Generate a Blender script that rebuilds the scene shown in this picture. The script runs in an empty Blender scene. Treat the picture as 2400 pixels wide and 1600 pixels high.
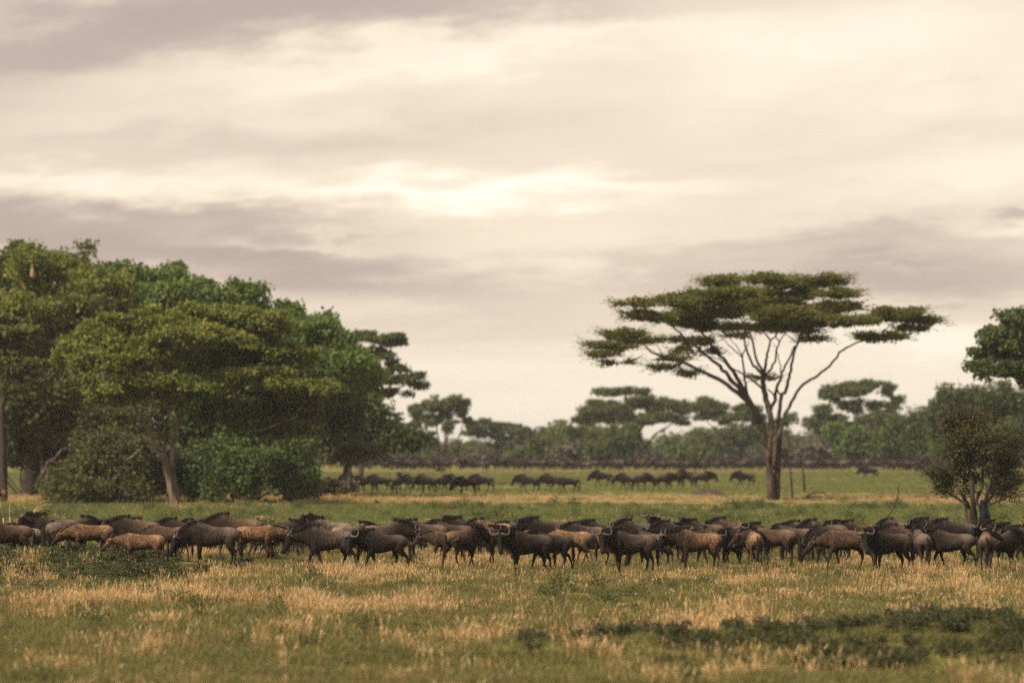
import bpy, math, random
import numpy as np
from mathutils import Vector, Matrix, Quaternion

# ------------------------------------------------------------------ camera, sky, sun
scene = bpy.context.scene
C = scene.collection
FPX, CAMZ, HOR = 9000.0, 3.86, 1032.0          # focal length and horizon row in photo pixels (2400 x 1600)

cam_d = bpy.data.cameras.new("camera")
cam = bpy.data.objects.new("camera", cam_d)
C.objects.link(cam)
cam.location = (0, 0, CAMZ)
cam.rotation_euler = (math.radians(90), 0, 0)
cam_d.sensor_width = 36
cam_d.lens = 135
cam_d.shift_y = (HOR - 800) / 2400
cam_d.clip_start = 0.5
cam_d.clip_end = 9000
cam_d.dof.use_dof = True
cam_d.dof.focus_distance = 116
cam_d.dof.aperture_fstop = 0.95
scene.camera = cam

SUN_DIR = Vector((-0.60, -0.46, 0.64)).normalized()     # towards the sun
sun_el = math.asin(SUN_DIR.z)
sun_az = math.atan2(SUN_DIR.x, SUN_DIR.y)
sl = bpy.data.lights.new("sun", 'SUN')
sl.energy = 5.0
sl.angle = math.radians(4)
sl.color = (1.0, 0.86, 0.68)
so = bpy.data.objects.new("sun", sl)
so.rotation_euler = (-SUN_DIR).to_track_quat('-Z', 'Y').to_euler()
C.objects.link(so)

scene.view_settings.view_transform = 'Standard'
scene.view_settings.look = 'None'
scene.view_settings.gamma = 1
scene.view_settings.exposure = 0.38
scene.view_settings.use_curve_mapping = False
scene.cycles.use_denoising = False
scene.cycles.max_bounces = 6
scene.cycles.diffuse_bounces = 4
scene.cycles.sample_clamp_indirect = 4.0
scene.cycles.use_light_tree = False
scene.cycles.glossy_bounces = 2
scene.cycles.transmission_bounces = 2
scene.cycles.volume_bounces = 0
scene.cycles.transparent_max_bounces = 6
scene.cycles.caustics_reflective = False
scene.cycles.caustics_refractive = False


class NT:
    """small helper for building node trees"""
    def __init__(s, tree):
        s.t = tree
        s.n = tree.nodes
        s.l = tree.links

    def new(s, typ, **kw):
        n = s.n.new(typ)
        for k, v in kw.items():
            setattr(n, k, v)
        return n

    def put(s, sock, v):
        if isinstance(v, bpy.types.NodeSocket):
            s.l.new(v, sock)
        elif v is not None:
            sock.default_value = v

    def math(s, op, a, b=None, c=None, clamp=False):
        n = s.new('ShaderNodeMath', operation=op)
        n.use_clamp = clamp
        s.put(n.inputs[0], a)
        if b is not None: s.put(n.inputs[1], b)
        if c is not None: s.put(n.inputs[2], c)
        return n.outputs[0]

    def noise(s, vec, scale, detail=3, rough=0.55, out='Fac'):
        n = s.new('ShaderNodeTexNoise')
        s.put(n.inputs['Vector'], vec)
        n.inputs['Scale'].default_value = scale
        n.inputs['Detail'].default_value = detail
        n.inputs['Roughness'].default_value = rough
        return n.outputs[out]

    def ramp(s, fac, stops, interp='LINEAR'):
        n = s.new('ShaderNodeValToRGB')
        n.color_ramp.interpolation = interp
        el = n.color_ramp.elements
        while len(el) < len(stops): el.new(0.5)
        for e, (p, c) in zip(el, stops):
            e.position = p
            e.color = (*c, 1) if len(c) == 3 else c
        s.put(n.inputs[0], fac)
        return n.outputs[0]

    def mix(s, fac, a, b, mode='MIX'):
        n = s.new('ShaderNodeMix', data_type='RGBA', blend_type=mode)
        s.put(n.inputs[0], fac)
        for k, v in ((6, a), (7, b)):
            if isinstance(v, (tuple, list)) and len(v) == 3: v = (*v, 1)
            s.put(n.inputs[k], v)
        return n.outputs[2]

    def maprange(s, v, a, b, c=0.0, d=1.0, smooth=True):
        n = s.new('ShaderNodeMapRange')
        n.interpolation_type = 'SMOOTHSTEP' if smooth else 'LINEAR'
        s.put(n.inputs[0], v)
        for i, q in enumerate((a, b, c, d)): n.inputs[1 + i].default_value = q
        return n.outputs[0]


def build_world():
    w = bpy.data.worlds.new("World")
    scene.world = w
    w.use_nodes = True
    t = NT(w.node_tree)
    t.n.clear()
    out = t.new('ShaderNodeOutputWorld')
    sky = t.new('ShaderNodeTexSky', sky_type='NISHITA')
    sky.sun_disc = False
    sky.sun_elevation = sun_el
    sky.sun_rotation = sun_az
    sky.dust_density = 3.0
    bg1 = t.new('ShaderNodeBackground')
    t.l.new(sky.outputs[0], bg1.inputs[0])
    bg1.inputs[1].default_value = 0.09
    # broken evening cloud deck, described by direction (u = sideways, v = height above the horizon)
    co = t.new('ShaderNodeTexCoord')
    sep = t.new('ShaderNodeSeparateXYZ')
    t.l.new(co.outputs['Generated'], sep.inputs[0])
    X, Y, Z = sep.outputs
    lz = t.math('LOGARITHM', t.math('ADD', t.math('MAXIMUM', Z, 0.0), 0.09), math.e)
    cmb = t.new('ShaderNodeCombineXYZ')
    t.l.new(t.math('MULTIPLY', X, 7.0), cmb.inputs[0])
    t.l.new(t.math('MULTIPLY', Y, 7.0), cmb.inputs[1])
    tilt = t.math('ADD', lz, t.math('MULTIPLY', X, -0.28))
    t.l.new(t.math('MULTIPLY', tilt, 7.0), cmb.inputs[2])
    warp = t.new('ShaderNodeVectorMath', operation='ADD')
    wn = t.new('ShaderNodeVectorMath', operation='SCALE')
    t.l.new(t.noise(cmb.outputs[0], 0.8, 3, 0.5, 'Color'), wn.inputs[0])
    wn.inputs['Scale'].default_value = 0.9
    t.l.new(cmb.outputs[0], warp.inputs[0]); t.l.new(wn.outputs[0], warp.inputs[1])
    n1 = t.noise(warp.outputs[0], 0.9, 6, 0.52)
    n2 = t.noise(warp.outputs[0], 3.0, 5, 0.6)
    n3 = t.noise(cmb.outputs[0], 1.6, 6, 0.62, 'Color')
    cm2 = t.new('ShaderNodeCombineXYZ')
    t.l.new(t.math('MULTIPLY', X, 15.0), cm2.inputs[0]); t.l.new(t.math('MULTIPLY', Y, 15.0), cm2.inputs[1]); t.l.new(t.math('MULTIPLY', tilt, 8.0), cm2.inputs[2])
    n4 = t.noise(cm2.outputs[0], 1.6, 8, 0.62)
    sn = t.new('ShaderNodeSeparateXYZ'); t.l.new(n3, sn.inputs[0])
    # edges of the individual clouds wander with the noise
    U = t.math('ADD', X, t.math('MULTIPLY', t.math('SUBTRACT', sn.outputs[0], 0.5), 0.06))
    V = t.math('ADD', Z, t.math('MULTIPLY', t.math('SUBTRACT', sn.outputs[1], 0.5), 0.030))
    V = t.math('ADD', V, t.math('MULTIPLY', t.math('SUBTRACT', n4, 0.5), 0.022))

    base = t.math('ADD', 0.56, t.math('MULTIPLY', t.math('SUBTRACT', n1, 0.5), 0.30))
    base = t.math('ADD', base, t.math('MULTIPLY', t.math('SUBTRACT', n2, 0.5), 0.10))
    base = t.math('ADD', base, t.math('MULTIPLY', t.math('SUBTRACT', n4, 0.5), 0.19))
    tot = base
    # cloud masses and gaps: photo x, y, half width, half height, tilt, brightness
    CL = [(300, 60, 900, 105, -0.10, -0.36), (1250, 20, 620, 62, -0.04, -0.16), (-100, 250, 500, 80, -0.1, -0.14),
          (620, 180, 500, 50, -0.08, 0.12), (1100, 120, 500, 34, -0.08, 0.20), (500, 345, 650, 45, -0.04, -0.16),
          (2050, 110, 520, 120, 0.0, 0.24), (1700, 300, 700, 100, 0.0, 0.05), (2300, 330, 300, 60, -0.2, -0.05),
          (150, 432, 420, 32, 0.06, 0.17), (1000, 462, 450, 34, 0.04, 0.35), (1350, 440, 360, 30, 0.02, 0.28),
          (2250, 410, 320, 60, -0.14, 0.20), (150, 560, 620, 75, 0.09, -0.46), (640, 525, 300, 30, 0.05, -0.26),
          (700, 660, 420, 70, 0.03, -0.20), (660, 577, 150, 9, 0.0, 0.16), (1500, 700, 620, 75, -0.03, -0.09),
          (2150, 600, 380, 60, 0.0, -0.20), (2100, 655, 380, 40, 0.0, -0.17), (1750, 590, 420, 26, -0.1, -0.12),
          (2380, 505, 90, 14, 0.0, -0.26), (2380, 545, 130, 16, 0.0, 0.18), (1300, 560, 400, 45, 0.0, 0.12),
          (1500, 930, 1500, 110, 0.0, 0.17), (2200, 800, 330, 55, 0.0, 0.26), (350, 800, 400, 120, 0, -0.1)]
    for (cx, cy, rx, ry, tl, a) in CL:
        u0, v0, ru, rv = (cx - 1200) / FPX, (HOR - cy) / FPX, rx / FPX, ry / FPX
        du = t.math('SUBTRACT', U, u0)
        dv = t.math('ADD', t.math('SUBTRACT', V, v0), t.math('MULTIPLY', du, tl))
        du = t.math('MULTIPLY', du, 1 / ru)
        dv = t.math('MULTIPLY', dv, 1 / rv)
        r2 = t.math('ADD', t.math('POWER', t.math('ABSOLUTE', du), 2.0), t.math('POWER', t.math('ABSOLUTE', dv), 2.4))
        g = t.math('EXPONENT', t.math('MULTIPLY', r2, -1.0))
        g = t.math('MULTIPLY', g, t.math('GREATER_THAN', Y, 0.0))
        tot = t.math('ADD', tot, t.math('MULTIPLY', g, a))
    col = t.ramp(tot, [(0.0, (0.43, 0.345, 0.285)), (0.25, (0.56, 0.445, 0.385)), (0.46, (0.78, 0.655, 0.52)),
                       (0.62, (0.92, 0.78, 0.62)), (0.78, (1.0, 0.89, 0.71)), (1.0, (1.10, 1.04, 0.90))])
    # the deck greys towards the zenith, darkened out of view to lower ambient light
    col = t.mix(t.maprange(Z, 0.10, 0.75), col, t.mix(1.0, col, (0.66, 0.67, 0.72), 'MULTIPLY'))
    bg2 = t.new('ShaderNodeBackground')
    t.l.new(col, bg2.inputs[0])
    bg2.inputs[1].default_value = 0.83
    mx = t.new('ShaderNodeMixShader')
    mx.inputs[0].default_value = 0.93
    t.l.new(bg1.outputs[0], mx.inputs[1])
    t.l.new(bg2.outputs[0], mx.inputs[2])
    t.l.new(mx.outputs[0], out.inputs[0])


build_world()
rng = np.random.default_rng(7)
random.seed(7)


# ------------------------------------------------------------------ helpers
def wx(x, D): return (x - 1200.0) * D / FPX
def wz(y, D): return CAMZ + (HOR - y) * D / FPX
def dist(y): return CAMZ * FPX / (y - HOR)          # distance of the ground seen at photo row y


def tag(o, label=None, cat=None, group=None, kind=None):
    if label: o["label"] = label
    if cat: o["category"] = cat
    if group: o["group"] = group
    if kind: o["kind"] = kind
    return o


def mesh_np(name, V, F, mat=None, smooth=False, attrs=None):
    """V (n,3); F (m,3) or (m,4) array or list of arrays"""
    me = bpy.data.meshes.new(name)
    V = np.asarray(V, np.float32)
    Fs = F if isinstance(F, list) else [F]
    Fs = [np.asarray(f, np.int32) for f in Fs if len(f)]
    me.vertices.add(len(V))
    me.vertices.foreach_set("co", V.ravel())
    loops = np.concatenate([f.ravel() for f in Fs])
    sizes = np.concatenate([np.full(len(f), f.shape[1], np.int32) for f in Fs])
    starts = np.concatenate([[0], np.cumsum(sizes)[:-1]]).astype(np.int32)
    me.loops.add(len(loops))
    me.loops.foreach_set("vertex_index", loops)
    me.polygons.add(len(sizes))
    me.polygons.foreach_set("loop_start", starts)
    me.update(calc_edges=True)
    if smooth:
        me.polygons.foreach_set("use_smooth", np.ones(len(sizes), bool))
    if mat: me.materials.append(mat)
    for k, (dom, typ, arr) in (attrs or {}).items():
        a = me.attributes.new(k, typ, dom)
        a.data.foreach_set('color' if 'COLOR' in typ else 'value', np.asarray(arr, np.float32).ravel())
    me.validate()
    return me


def link(name, me, parent=None, loc=None):
    o = bpy.data.objects.new(name, me)
    C.objects.link(o)
    if parent: o.parent = parent
    if loc is not None: o.location = loc
    return o


def tube(pts, rad, sides=8, cap=True):
    """tapered tube through points; rad = per point radius, or (lateral, other)"""
    P = np.asarray(pts, float)
    n = len(P)
    R = np.asarray(rad, float)
    if R.ndim == 1: R = np.stack([R, R], 1)
    T = np.gradient(P, axis=0)
    T /= np.linalg.norm(T, axis=1)[:, None] + 1e-9
    ref = np.array([0.0, 1.0, 0.0])
    if abs(T[:, 1]).max() > 0.9: ref = np.array([1.0, 0.0, 0.0])
    V = []
    a = np.arange(sides) / sides * 2 * np.pi
    for i in range(n):
        s = ref - T[i] * np.dot(ref, T[i]); s /= np.linalg.norm(s) + 1e-9
        u = np.cross(T[i], s)
        V.append(P[i] + np.outer(np.cos(a) * R[i, 0], s) + np.outer(np.sin(a) * R[i, 1], u))
    V = np.concatenate(V)
    F = []
    for i in range(n - 1):
        for k in range(sides):
            k2 = (k + 1) % sides
            F.append((i * sides + k, i * sides + k2, (i + 1) * sides + k2, (i + 1) * sides + k))
    tris = []
    if cap:
        V = np.vstack([V, P[0], P[-1]])
        c0, c1 = n * sides, n * sides + 1
        for k in range(sides):
            k2 = (k + 1) % sides
            tris.append((c0, k2, k))
            tris.append((c1, (n - 1) * sides + k, (n - 1) * sides + k2))
    return V, np.array(F, int).reshape(-1, 4), np.array(tris, int).reshape(-1, 3)


class MB:
    def __init__(s): s.V, s.Q, s.T, s.n = [], [], [], 0
    def add(s, V, Q=None, T=None):
        V = np.asarray(V, float)
        s.V.append(V)
        if Q is not None and len(Q): s.Q.append(np.asarray(Q) + s.n)
        if T is not None and len(T): s.T.append(np.asarray(T) + s.n)
        s.n += len(V)
        return s
    def tube(s, *a, **k): return s.add(*tube(*a, **k))
    def mesh(s, name, mat=None, smooth=True, attrs=None):
        Fs = []
        if s.Q: Fs.append(np.concatenate(s.Q))
        if s.T: Fs.append(np.concatenate(s.T))
        return mesh_np(name, np.concatenate(s.V), Fs, mat, smooth, attrs)


def catmull(P, k=4):
    P = np.asarray(P, float)
    out = []
    Q = np.vstack([2 * P[0] - P[1], P, 2 * P[-1] - P[-2]])
    for i in range(1, len(Q) - 2):
        for j in range(k):
            t = j / k
            out.append(0.5 * ((2 * Q[i]) + (-Q[i-1] + Q[i+1]) * t + (2*Q[i-1] - 5*Q[i] + 4*Q[i+1] - Q[i+2]) * t*t
                              + (-Q[i-1] + 3*Q[i] - 3*Q[i+1] + Q[i+2]) * t**3))
    out.append(P[-1])
    return np.array(out)


def vnoise(x, y, seed=0):
    """cheap smooth value noise on arrays, 0..1"""
    xi, yi = np.floor(x), np.floor(y)
    fx, fy = x - xi, y - yi
    fx, fy = fx*fx*(3-2*fx), fy*fy*(3-2*fy)
    def h(a, b):
        v = np.sin(a * 127.1 + b * 311.7 + seed * 74.7) * 43758.5453
        return v - np.floor(v)
    return (h(xi, yi)*(1-fx) + h(xi+1, yi)*fx)*(1-fy) + (h(xi, yi+1)*(1-fx) + h(xi+1, yi+1)*fx)*fy


def fbm(x, y, seed=0, o=4):
    s, a, t = 0, 0.5, 0
    for i in range(o):
        s = s + a * vnoise(x * 2**i, y * 2**i, seed + i); t += a; a *= 0.5
    return s / t


# ------------------------------------------------------------------ materials
def new_mat(name):
    m = bpy.data.materials.new(name)
    m.use_nodes = True
    t = NT(m.node_tree)
    b = t.n['Principled BSDF']
    b.inputs['Roughness'].default_value = 0.85
    b.inputs['Specular IOR Level'].default_value = 0.2
    return m, t, b


def leaf_mat(name, stops, trans=0.25, rough=0.6, patch=0.25):
    """leaf colour runs with the per-leaf attribute 'v'; a share of the light passes through the blade"""
    m, t, b = new_mat(name)
    at = t.new('ShaderNodeAttribute', attribute_name='v')
    geo = t.new('ShaderNodeNewGeometry')
    nz = t.noise(geo.outputs['Position'], patch, 2)
    f = t.math('ADD', t.math('MULTIPLY', at.outputs['Fac'], 0.7), t.math('MULTIPLY', nz, 0.42))
    col = t.ramp(f, stops)
    t.put(b.inputs['Base Color'], col)
    b.inputs['Roughness'].default_value = rough
    tr = t.new('ShaderNodeBsdfTranslucent')
    t.l.new(col, tr.inputs[0])
    mx = t.new('ShaderNodeMixShader')
    mx.inputs[0].default_value = trans
    t.l.new(b.outputs[0], mx.inputs[1]); t.l.new(tr.outputs[0], mx.inputs[2])
    t.l.new(mx.outputs[0], t.n['Material Output'].inputs[0])
    return m


M = {}
M['olive'] = leaf_mat('olive acacia leaves', [(0.15, (0.050, 0.072, 0.015)), (0.45, (0.125, 0.160, 0.030)), (0.70, (0.20, 0.215, 0.040)), (0.97, (0.30, 0.22, 0.055))], trans=.35)
M['umb'] = leaf_mat('umbrella thorn leaves', [(0.15, (0.045, 0.064, 0.016)), (0.5, (0.110, 0.130, 0.028)), (0.74, (0.17, 0.15, 0.036)), (0.97, (0.28, 0.14, 0.055))], trans=.35)
M['sausage'] = leaf_mat('broad green leaves', [(0.15, (0.026, 0.050, 0.012)), (0.5, (0.085, 0.140, 0.030)), (0.8, (0.17, 0.225, 0.06)), (0.97, (0.27, 0.28, 0.10))], trans=.35)
M['brownleaf'] = leaf_mat('brownish green leaves', [(0.15, (0.048, 0.060, 0.018)), (0.5, (0.100, 0.115, 0.030)), (0.75, (0.15, 0.155, 0.040)), (0.95, (0.20, 0.15, 0.055))], trans=.35)
M['darkleaf'] = leaf_mat('dark drab leaves', [(0.15, (0.044, 0.052, 0.020)), (0.5, (0.080, 0.090, 0.030)), (0.8, (0.12, 0.12, 0.040)), (0.97, (0.15, 0.115, 0.05))], trans=.35)
M['farleaf'] = leaf_mat('far acacia leaves', [(0.15, (0.046, 0.064, 0.024)), (0.5, (0.080, 0.104, 0.034)), (0.8, (0.12, 0.135, 0.045)), (0.97, (0.16, 0.13, 0.055))], trans=.35)
M['farbright'] = leaf_mat('fresh green shrub leaves', [(0.15, (0.035, 0.06, 0.016)), (0.5, (0.085, 0.135, 0.030)), (0.8, (0.14, 0.19, 0.045)), (0.97, (0.20, 0.22, 0.07))])
M['greenshrub'] = leaf_mat('green thicket leaves', [(0.15, (0.028, 0.048, 0.014)), (0.5, (0.070, 0.110, 0.026)), (0.8, (0.12, 0.165, 0.042)), (0.97, (0.17, 0.19, 0.065))], trans=.35)
M['farmid'] = leaf_mat('mid green shrub leaves', [(0.15, (0.034, 0.054, 0.018)), (0.5, (0.066, 0.092, 0.026)), (0.8, (0.10, 0.12, 0.036)), (0.97, (0.13, 0.12, 0.048))], trans=.3)
M['greybush'] = leaf_mat('grey leafless twigs', [(0.15, (0.07, 0.06, 0.045)), (0.5, (0.11, 0.095, 0.07)), (0.97, (0.16, 0.135, 0.10))])
M['twigleaf'] = leaf_mat('small brown green leaves', [(0.15, (0.026, 0.034, 0.013)), (0.5, (0.058, 0.064, 0.022)), (0.75, (0.095, 0.085, 0.028)), (0.97, (0.16, 0.095, 0.035))], trans=.3, patch=1.0)


def bark_mat(name, c1, c2, c3, sc=3.0):
    m, t, b = new_mat(name)
    co = t.new('ShaderNodeTexCoord')
    mp = t.new('ShaderNodeMapping')
    mp.inputs['Scale'].default_value = (1, 1, 0.16)
    t.l.new(co.outputs['Object'], mp.inputs[0])
    n = t.noise(mp.outputs[0], sc * 2.0, 6, 0.65)
    n2 = t.noise(co.outputs['Object'], 0.7, 3, 0.5)
    f = t.math('ADD', t.math('MULTIPLY', n, 0.75), t.math('MULTIPLY', n2, 0.3))
    t.put(b.inputs['Base Color'], t.ramp(f, [(0.30, c1), (0.52, c2), (0.72, c3)]))
    bp = t.new('ShaderNodeBump'); bp.inputs['Strength'].default_value = 0.8; bp.inputs['Distance'].default_value = 0.06
    t.l.new(n, bp.inputs['Height']); t.l.new(bp.outputs[0], b.inputs['Normal'])
    return m


M['bark'] = bark_mat('acacia bark', (0.018, 0.014, 0.011), (0.050, 0.036, 0.028), (0.15, 0.10, 0.075))
M['barkpale'] = bark_mat('pale peeling bark', (0.03, 0.022, 0.017), (0.11, 0.078, 0.06), (0.42, 0.32, 0.25), 2.0)
M['barkdark'] = bark_mat('dark bark', (0.014, 0.011, 0.009), (0.036, 0.028, 0.022), (0.08, 0.06, 0.048))


def plain(name, col, rough=0.8):
    m, t, b = new_mat(name)
    co = t.new('ShaderNodeTexCoord')
    n = t.noise(co.outputs['Object'], 12, 4)
    c2 = tuple(c * 0.6 for c in col)
    t.put(b.inputs['Base Color'], t.mix(n, c2, tuple(min(1, c * 1.3) for c in col)))
    b.inputs['Roughness'].default_value = rough
    return m


# ------------------------------------------------------------------ ground
MOUNDS = [(5.2, 70.0, 5.5, 3.0, 0.30), (9.5, 73.0, 3.0, 3.0, 0.34), (-9.6, 117.0, 4.2, 5.0, 0.35), (-14.0, 112, 2.5, 4, 0.35)]


def gz(x, y):
    x = np.asarray(x, float); y = np.asarray(y, float)
    z = 0.10 * (fbm(x * 0.22, y * 0.12, 3, 3) - 0.5)
    for (mx_, my_, rx, ry, h) in MOUNDS:
        z = z + h * np.exp(-((x - mx_) / rx) ** 2 - ((y - my_) / ry) ** 2)
    return z


def gz1(x, y): return float(gz(np.array([x]), np.array([y]))[0])


def build_ground():
    ys = np.concatenate([np.linspace(-60, 40, 12), np.linspace(42, 150, 220), np.linspace(151, 300, 150),
                         np.linspace(303, 700, 100), np.geomspace(710, 6500, 50)])
    xs = np.concatenate([-np.geomspace(3500, 75, 30), np.linspace(-70, 70, 220), np.geomspace(75, 3500, 30)])
    X, Y = np.meshgrid(xs, ys)
    Z = gz(X, Y)
    V = np.stack([X.ravel(), Y.ravel(), Z.ravel()], 1)
    nx = len(xs)
    i = np.arange(len(ys) - 1)[:, None] * nx + np.arange(nx - 1)[None]
    F = np.stack([i, i + 1, i + nx + 1, i + nx], -1).reshape(-1, 4)
    m, t, b = new_mat('savanna soil and short grass')
    geo = t.new('ShaderNodeNewGeometry')
    mp = t.new('ShaderNodeMapping'); mp.inputs['Scale'].default_value = (0.035, 0.10, 1)
    t.l.new(geo.outputs['Position'], mp.inputs[0])
    n1 = t.noise(mp.outputs[0], 1.0, 5, 0.6)
    n2 = t.noise(geo.outputs['Position'], 1.6, 6, 0.7)
    n3 = t.noise(geo.outputs['Position'], 0.12, 3, 0.5)
    green = t.ramp(n2, [(0.25, (0.065, 0.070, 0.022)), (0.5, (0.150, 0.150, 0.042)), (0.75, (0.23, 0.21, 0.07))])
    dry = t.ramp(n2, [(0.25, (0.14, 0.098, 0.046)), (0.5, (0.29, 0.205, 0.10)), (0.75, (0.40, 0.29, 0.15))])
    # straw coloured strips that run across the plain at certain distances
    sp = t.new('ShaderNodeSeparateXYZ'); t.l.new(geo.outputs['Position'], sp.inputs[0])
    yw = t.math('ADD', sp.outputs[1], t.math('MULTIPLY', t.math('SUBTRACT', n3, 0.5), 22.0))
    band = None
    for (y0, w, a) in ((252, 14, 0.75), (285, 10, 0.35), (450, 60, 0.5), (345, 18, 0.3)):
        d = t.math('MULTIPLY', t.math('SUBTRACT', yw, y0), 1 / w)
        g = t.math('MULTIPLY', t.math('EXPONENT', t.math('MULTIPLY', t.math('MULTIPLY', d, d), -1.0)), a)
        band = g if band is None else t.math('ADD', band, g)
    band = t.math('MULTIPLY', band, t.maprange(n1, 0.34, 0.58, 0.25, 1.0))
    f = t.math('ADD', band, t.maprange(n1, 0.52, 0.72, 0.0, 0.75))
    f = t.math('MINIMUM', f, 1.0)
    t.put(b.inputs['Base Color'], t.mix(f, green, dry))
    bp = t.new('ShaderNodeBump'); bp.inputs['Strength'].default_value = 0.7; bp.inputs['Distance'].default_value = 0.15
    t.l.new(n2, bp.inputs['Height']); t.l.new(bp.outputs[0], b.inputs['Normal'])
    b.inputs['Roughness'].default_value = 1.0
    b.inputs['Specular IOR Level'].default_value = 0.05
    me = mesh_np('ground', V, F, m, smooth=True)
    o = link('ground', me)
    tag(o, kind='structure', label='grassy savanna plain with green and straw coloured patches')


build_ground()

# ------------------------------------------------------------------ wildebeest
def fur_mat():
    m, t, b = new_mat('wildebeest coat')
    oi = t.new('ShaderNodeObjectInfo')
    at = t.new('ShaderNodeAttribute', attribute_name='fur')
    sp = t.new('ShaderNodeSeparateColor'); t.l.new(at.outputs['Color'], sp.inputs[0])
    co = t.new('ShaderNodeTexCoord')
    mp = t.new('ShaderNodeMapping'); mp.inputs['Scale'].default_value = (1, 1, 0.35)
    t.l.new(co.outputs['Object'], mp.inputs[0])
    ad = t.new('ShaderNodeVectorMath', operation='ADD')
    rv = t.new('ShaderNodeCombineXYZ')
    for i in range(3): t.l.new(t.math('MULTIPLY', oi.outputs['Random'], 37.0 + 11 * i), rv.inputs[i])
    t.l.new(mp.outputs[0], ad.inputs[0]); t.l.new(rv.outputs[0], ad.inputs[1])
    n = t.noise(ad.outputs[0], 5.0, 5, 0.65)
    nf = t.noise(ad.outputs[0], 22.0, 4, 0.7)
    coat = t.mix(t.maprange(n, 0.3, 0.75), oi.outputs['Color'], t.mix(0.6, oi.outputs['Color'], (0.022, 0.016, 0.014), 'MIX'))
    coat = t.mix(t.math('MULTIPLY', t.maprange(nf, 0.38, 0.58), 0.78), coat, (0.018, 0.013, 0.011))
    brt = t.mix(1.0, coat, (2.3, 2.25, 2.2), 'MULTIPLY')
    coat = t.mix(sp.outputs[2], coat, t.mix(0.16, brt, (0.45, 0.34, 0.26)))      # paler rump, and back with painted top light
    coat = t.mix(t.math('MULTIPLY', sp.outputs[1], t.maprange(n, 0.2, 0.6, 0.6, 1.0)), coat, (0.011, 0.0085, 0.0075))   # dark brindle stripes, and belly with painted shade
    coat = t.mix(sp.outputs[0], coat, (0.014, 0.011, 0.010))                     # black face
    t.put(b.inputs['Base Color'], coat)
    b.inputs['Roughness'].default_value = 0.7
    b.inputs['Specular IOR Level'].default_value = 0.05
    bp = t.new('ShaderNodeBump'); bp.inputs['Strength'].default_value = 0.6; bp.inputs['Distance'].default_value = 0.02
    t.l.new(nf, bp.inputs['Height']); t.l.new(bp.outputs[0], b.inputs['Normal'])
    return m


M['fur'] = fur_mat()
M['hair'] = plain('black hair', (0.014, 0.011, 0.010), 0.7)
M['beard'] = plain('grey beard hair', (0.10, 0.080, 0.065), 0.8)
M['horn'] = plain('grey brown horn', (0.075, 0.060, 0.052), 0.42)
M['eye'] = plain('dark eye', (0.008, 0.006, 0.006), 0.15)


def loft(sections, sides=20):
    """sections: (center, tangent dir, lateral half width, half height, power)"""
    V, n = [], len(sections)
    a = np.arange(sides) / sides * 2 * np.pi
    for (c, tdir, w, h, nar) in sections:
        T = np.asarray(tdir, float); T /= np.linalg.norm(T)
        up = np.array([0, 0, 1.0])
        lat = np.cross(up, T)
        if np.linalg.norm(lat) < 1e-3: lat = np.array([0, 1.0, 0])
        lat /= np.linalg.norm(lat)
        u = np.cross(T, lat)
        s, cc = np.sin(a), np.cos(a)
        ww = w * cc * (1 - nar * np.clip(s, 0, 1) ** 1.5)
        V.append(np.asarray(c, float) + np.outer(ww, lat) + np.outer(h * s, u))
    V = np.concatenate(V + [np.array([sections[0][0], sections[-1][0]], float)])
    F, Tt = [], []
    for i in range(n - 1):
        for k in range(sides):
            k2 = (k + 1) % sides
            F.append((i*sides+k, i*sides+k2, (i+1)*sides+k2, (i+1)*sides+k))
    for k in range(sides):
        k2 = (k + 1) % sides
        Tt.append((n*sides, k2, k)); Tt.append((n*sides+1, (n-1)*sides+k, (n-1)*sides+k2))
    return V, np.array(F), np.array(Tt)


def rot2(p, piv, deg):
    """rotate (x,z) about a pivot, positive = swings the foot forward"""
    a = math.radians(deg); dx, dz = p[0] - piv[0], p[1] - piv[1]
    # foot below pivot: forward swing moves it to +x
    return (piv[0] + dx * math.cos(a) - dz * math.sin(a), piv[1] + dx * math.sin(a) + dz * math.cos(a))


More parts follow.
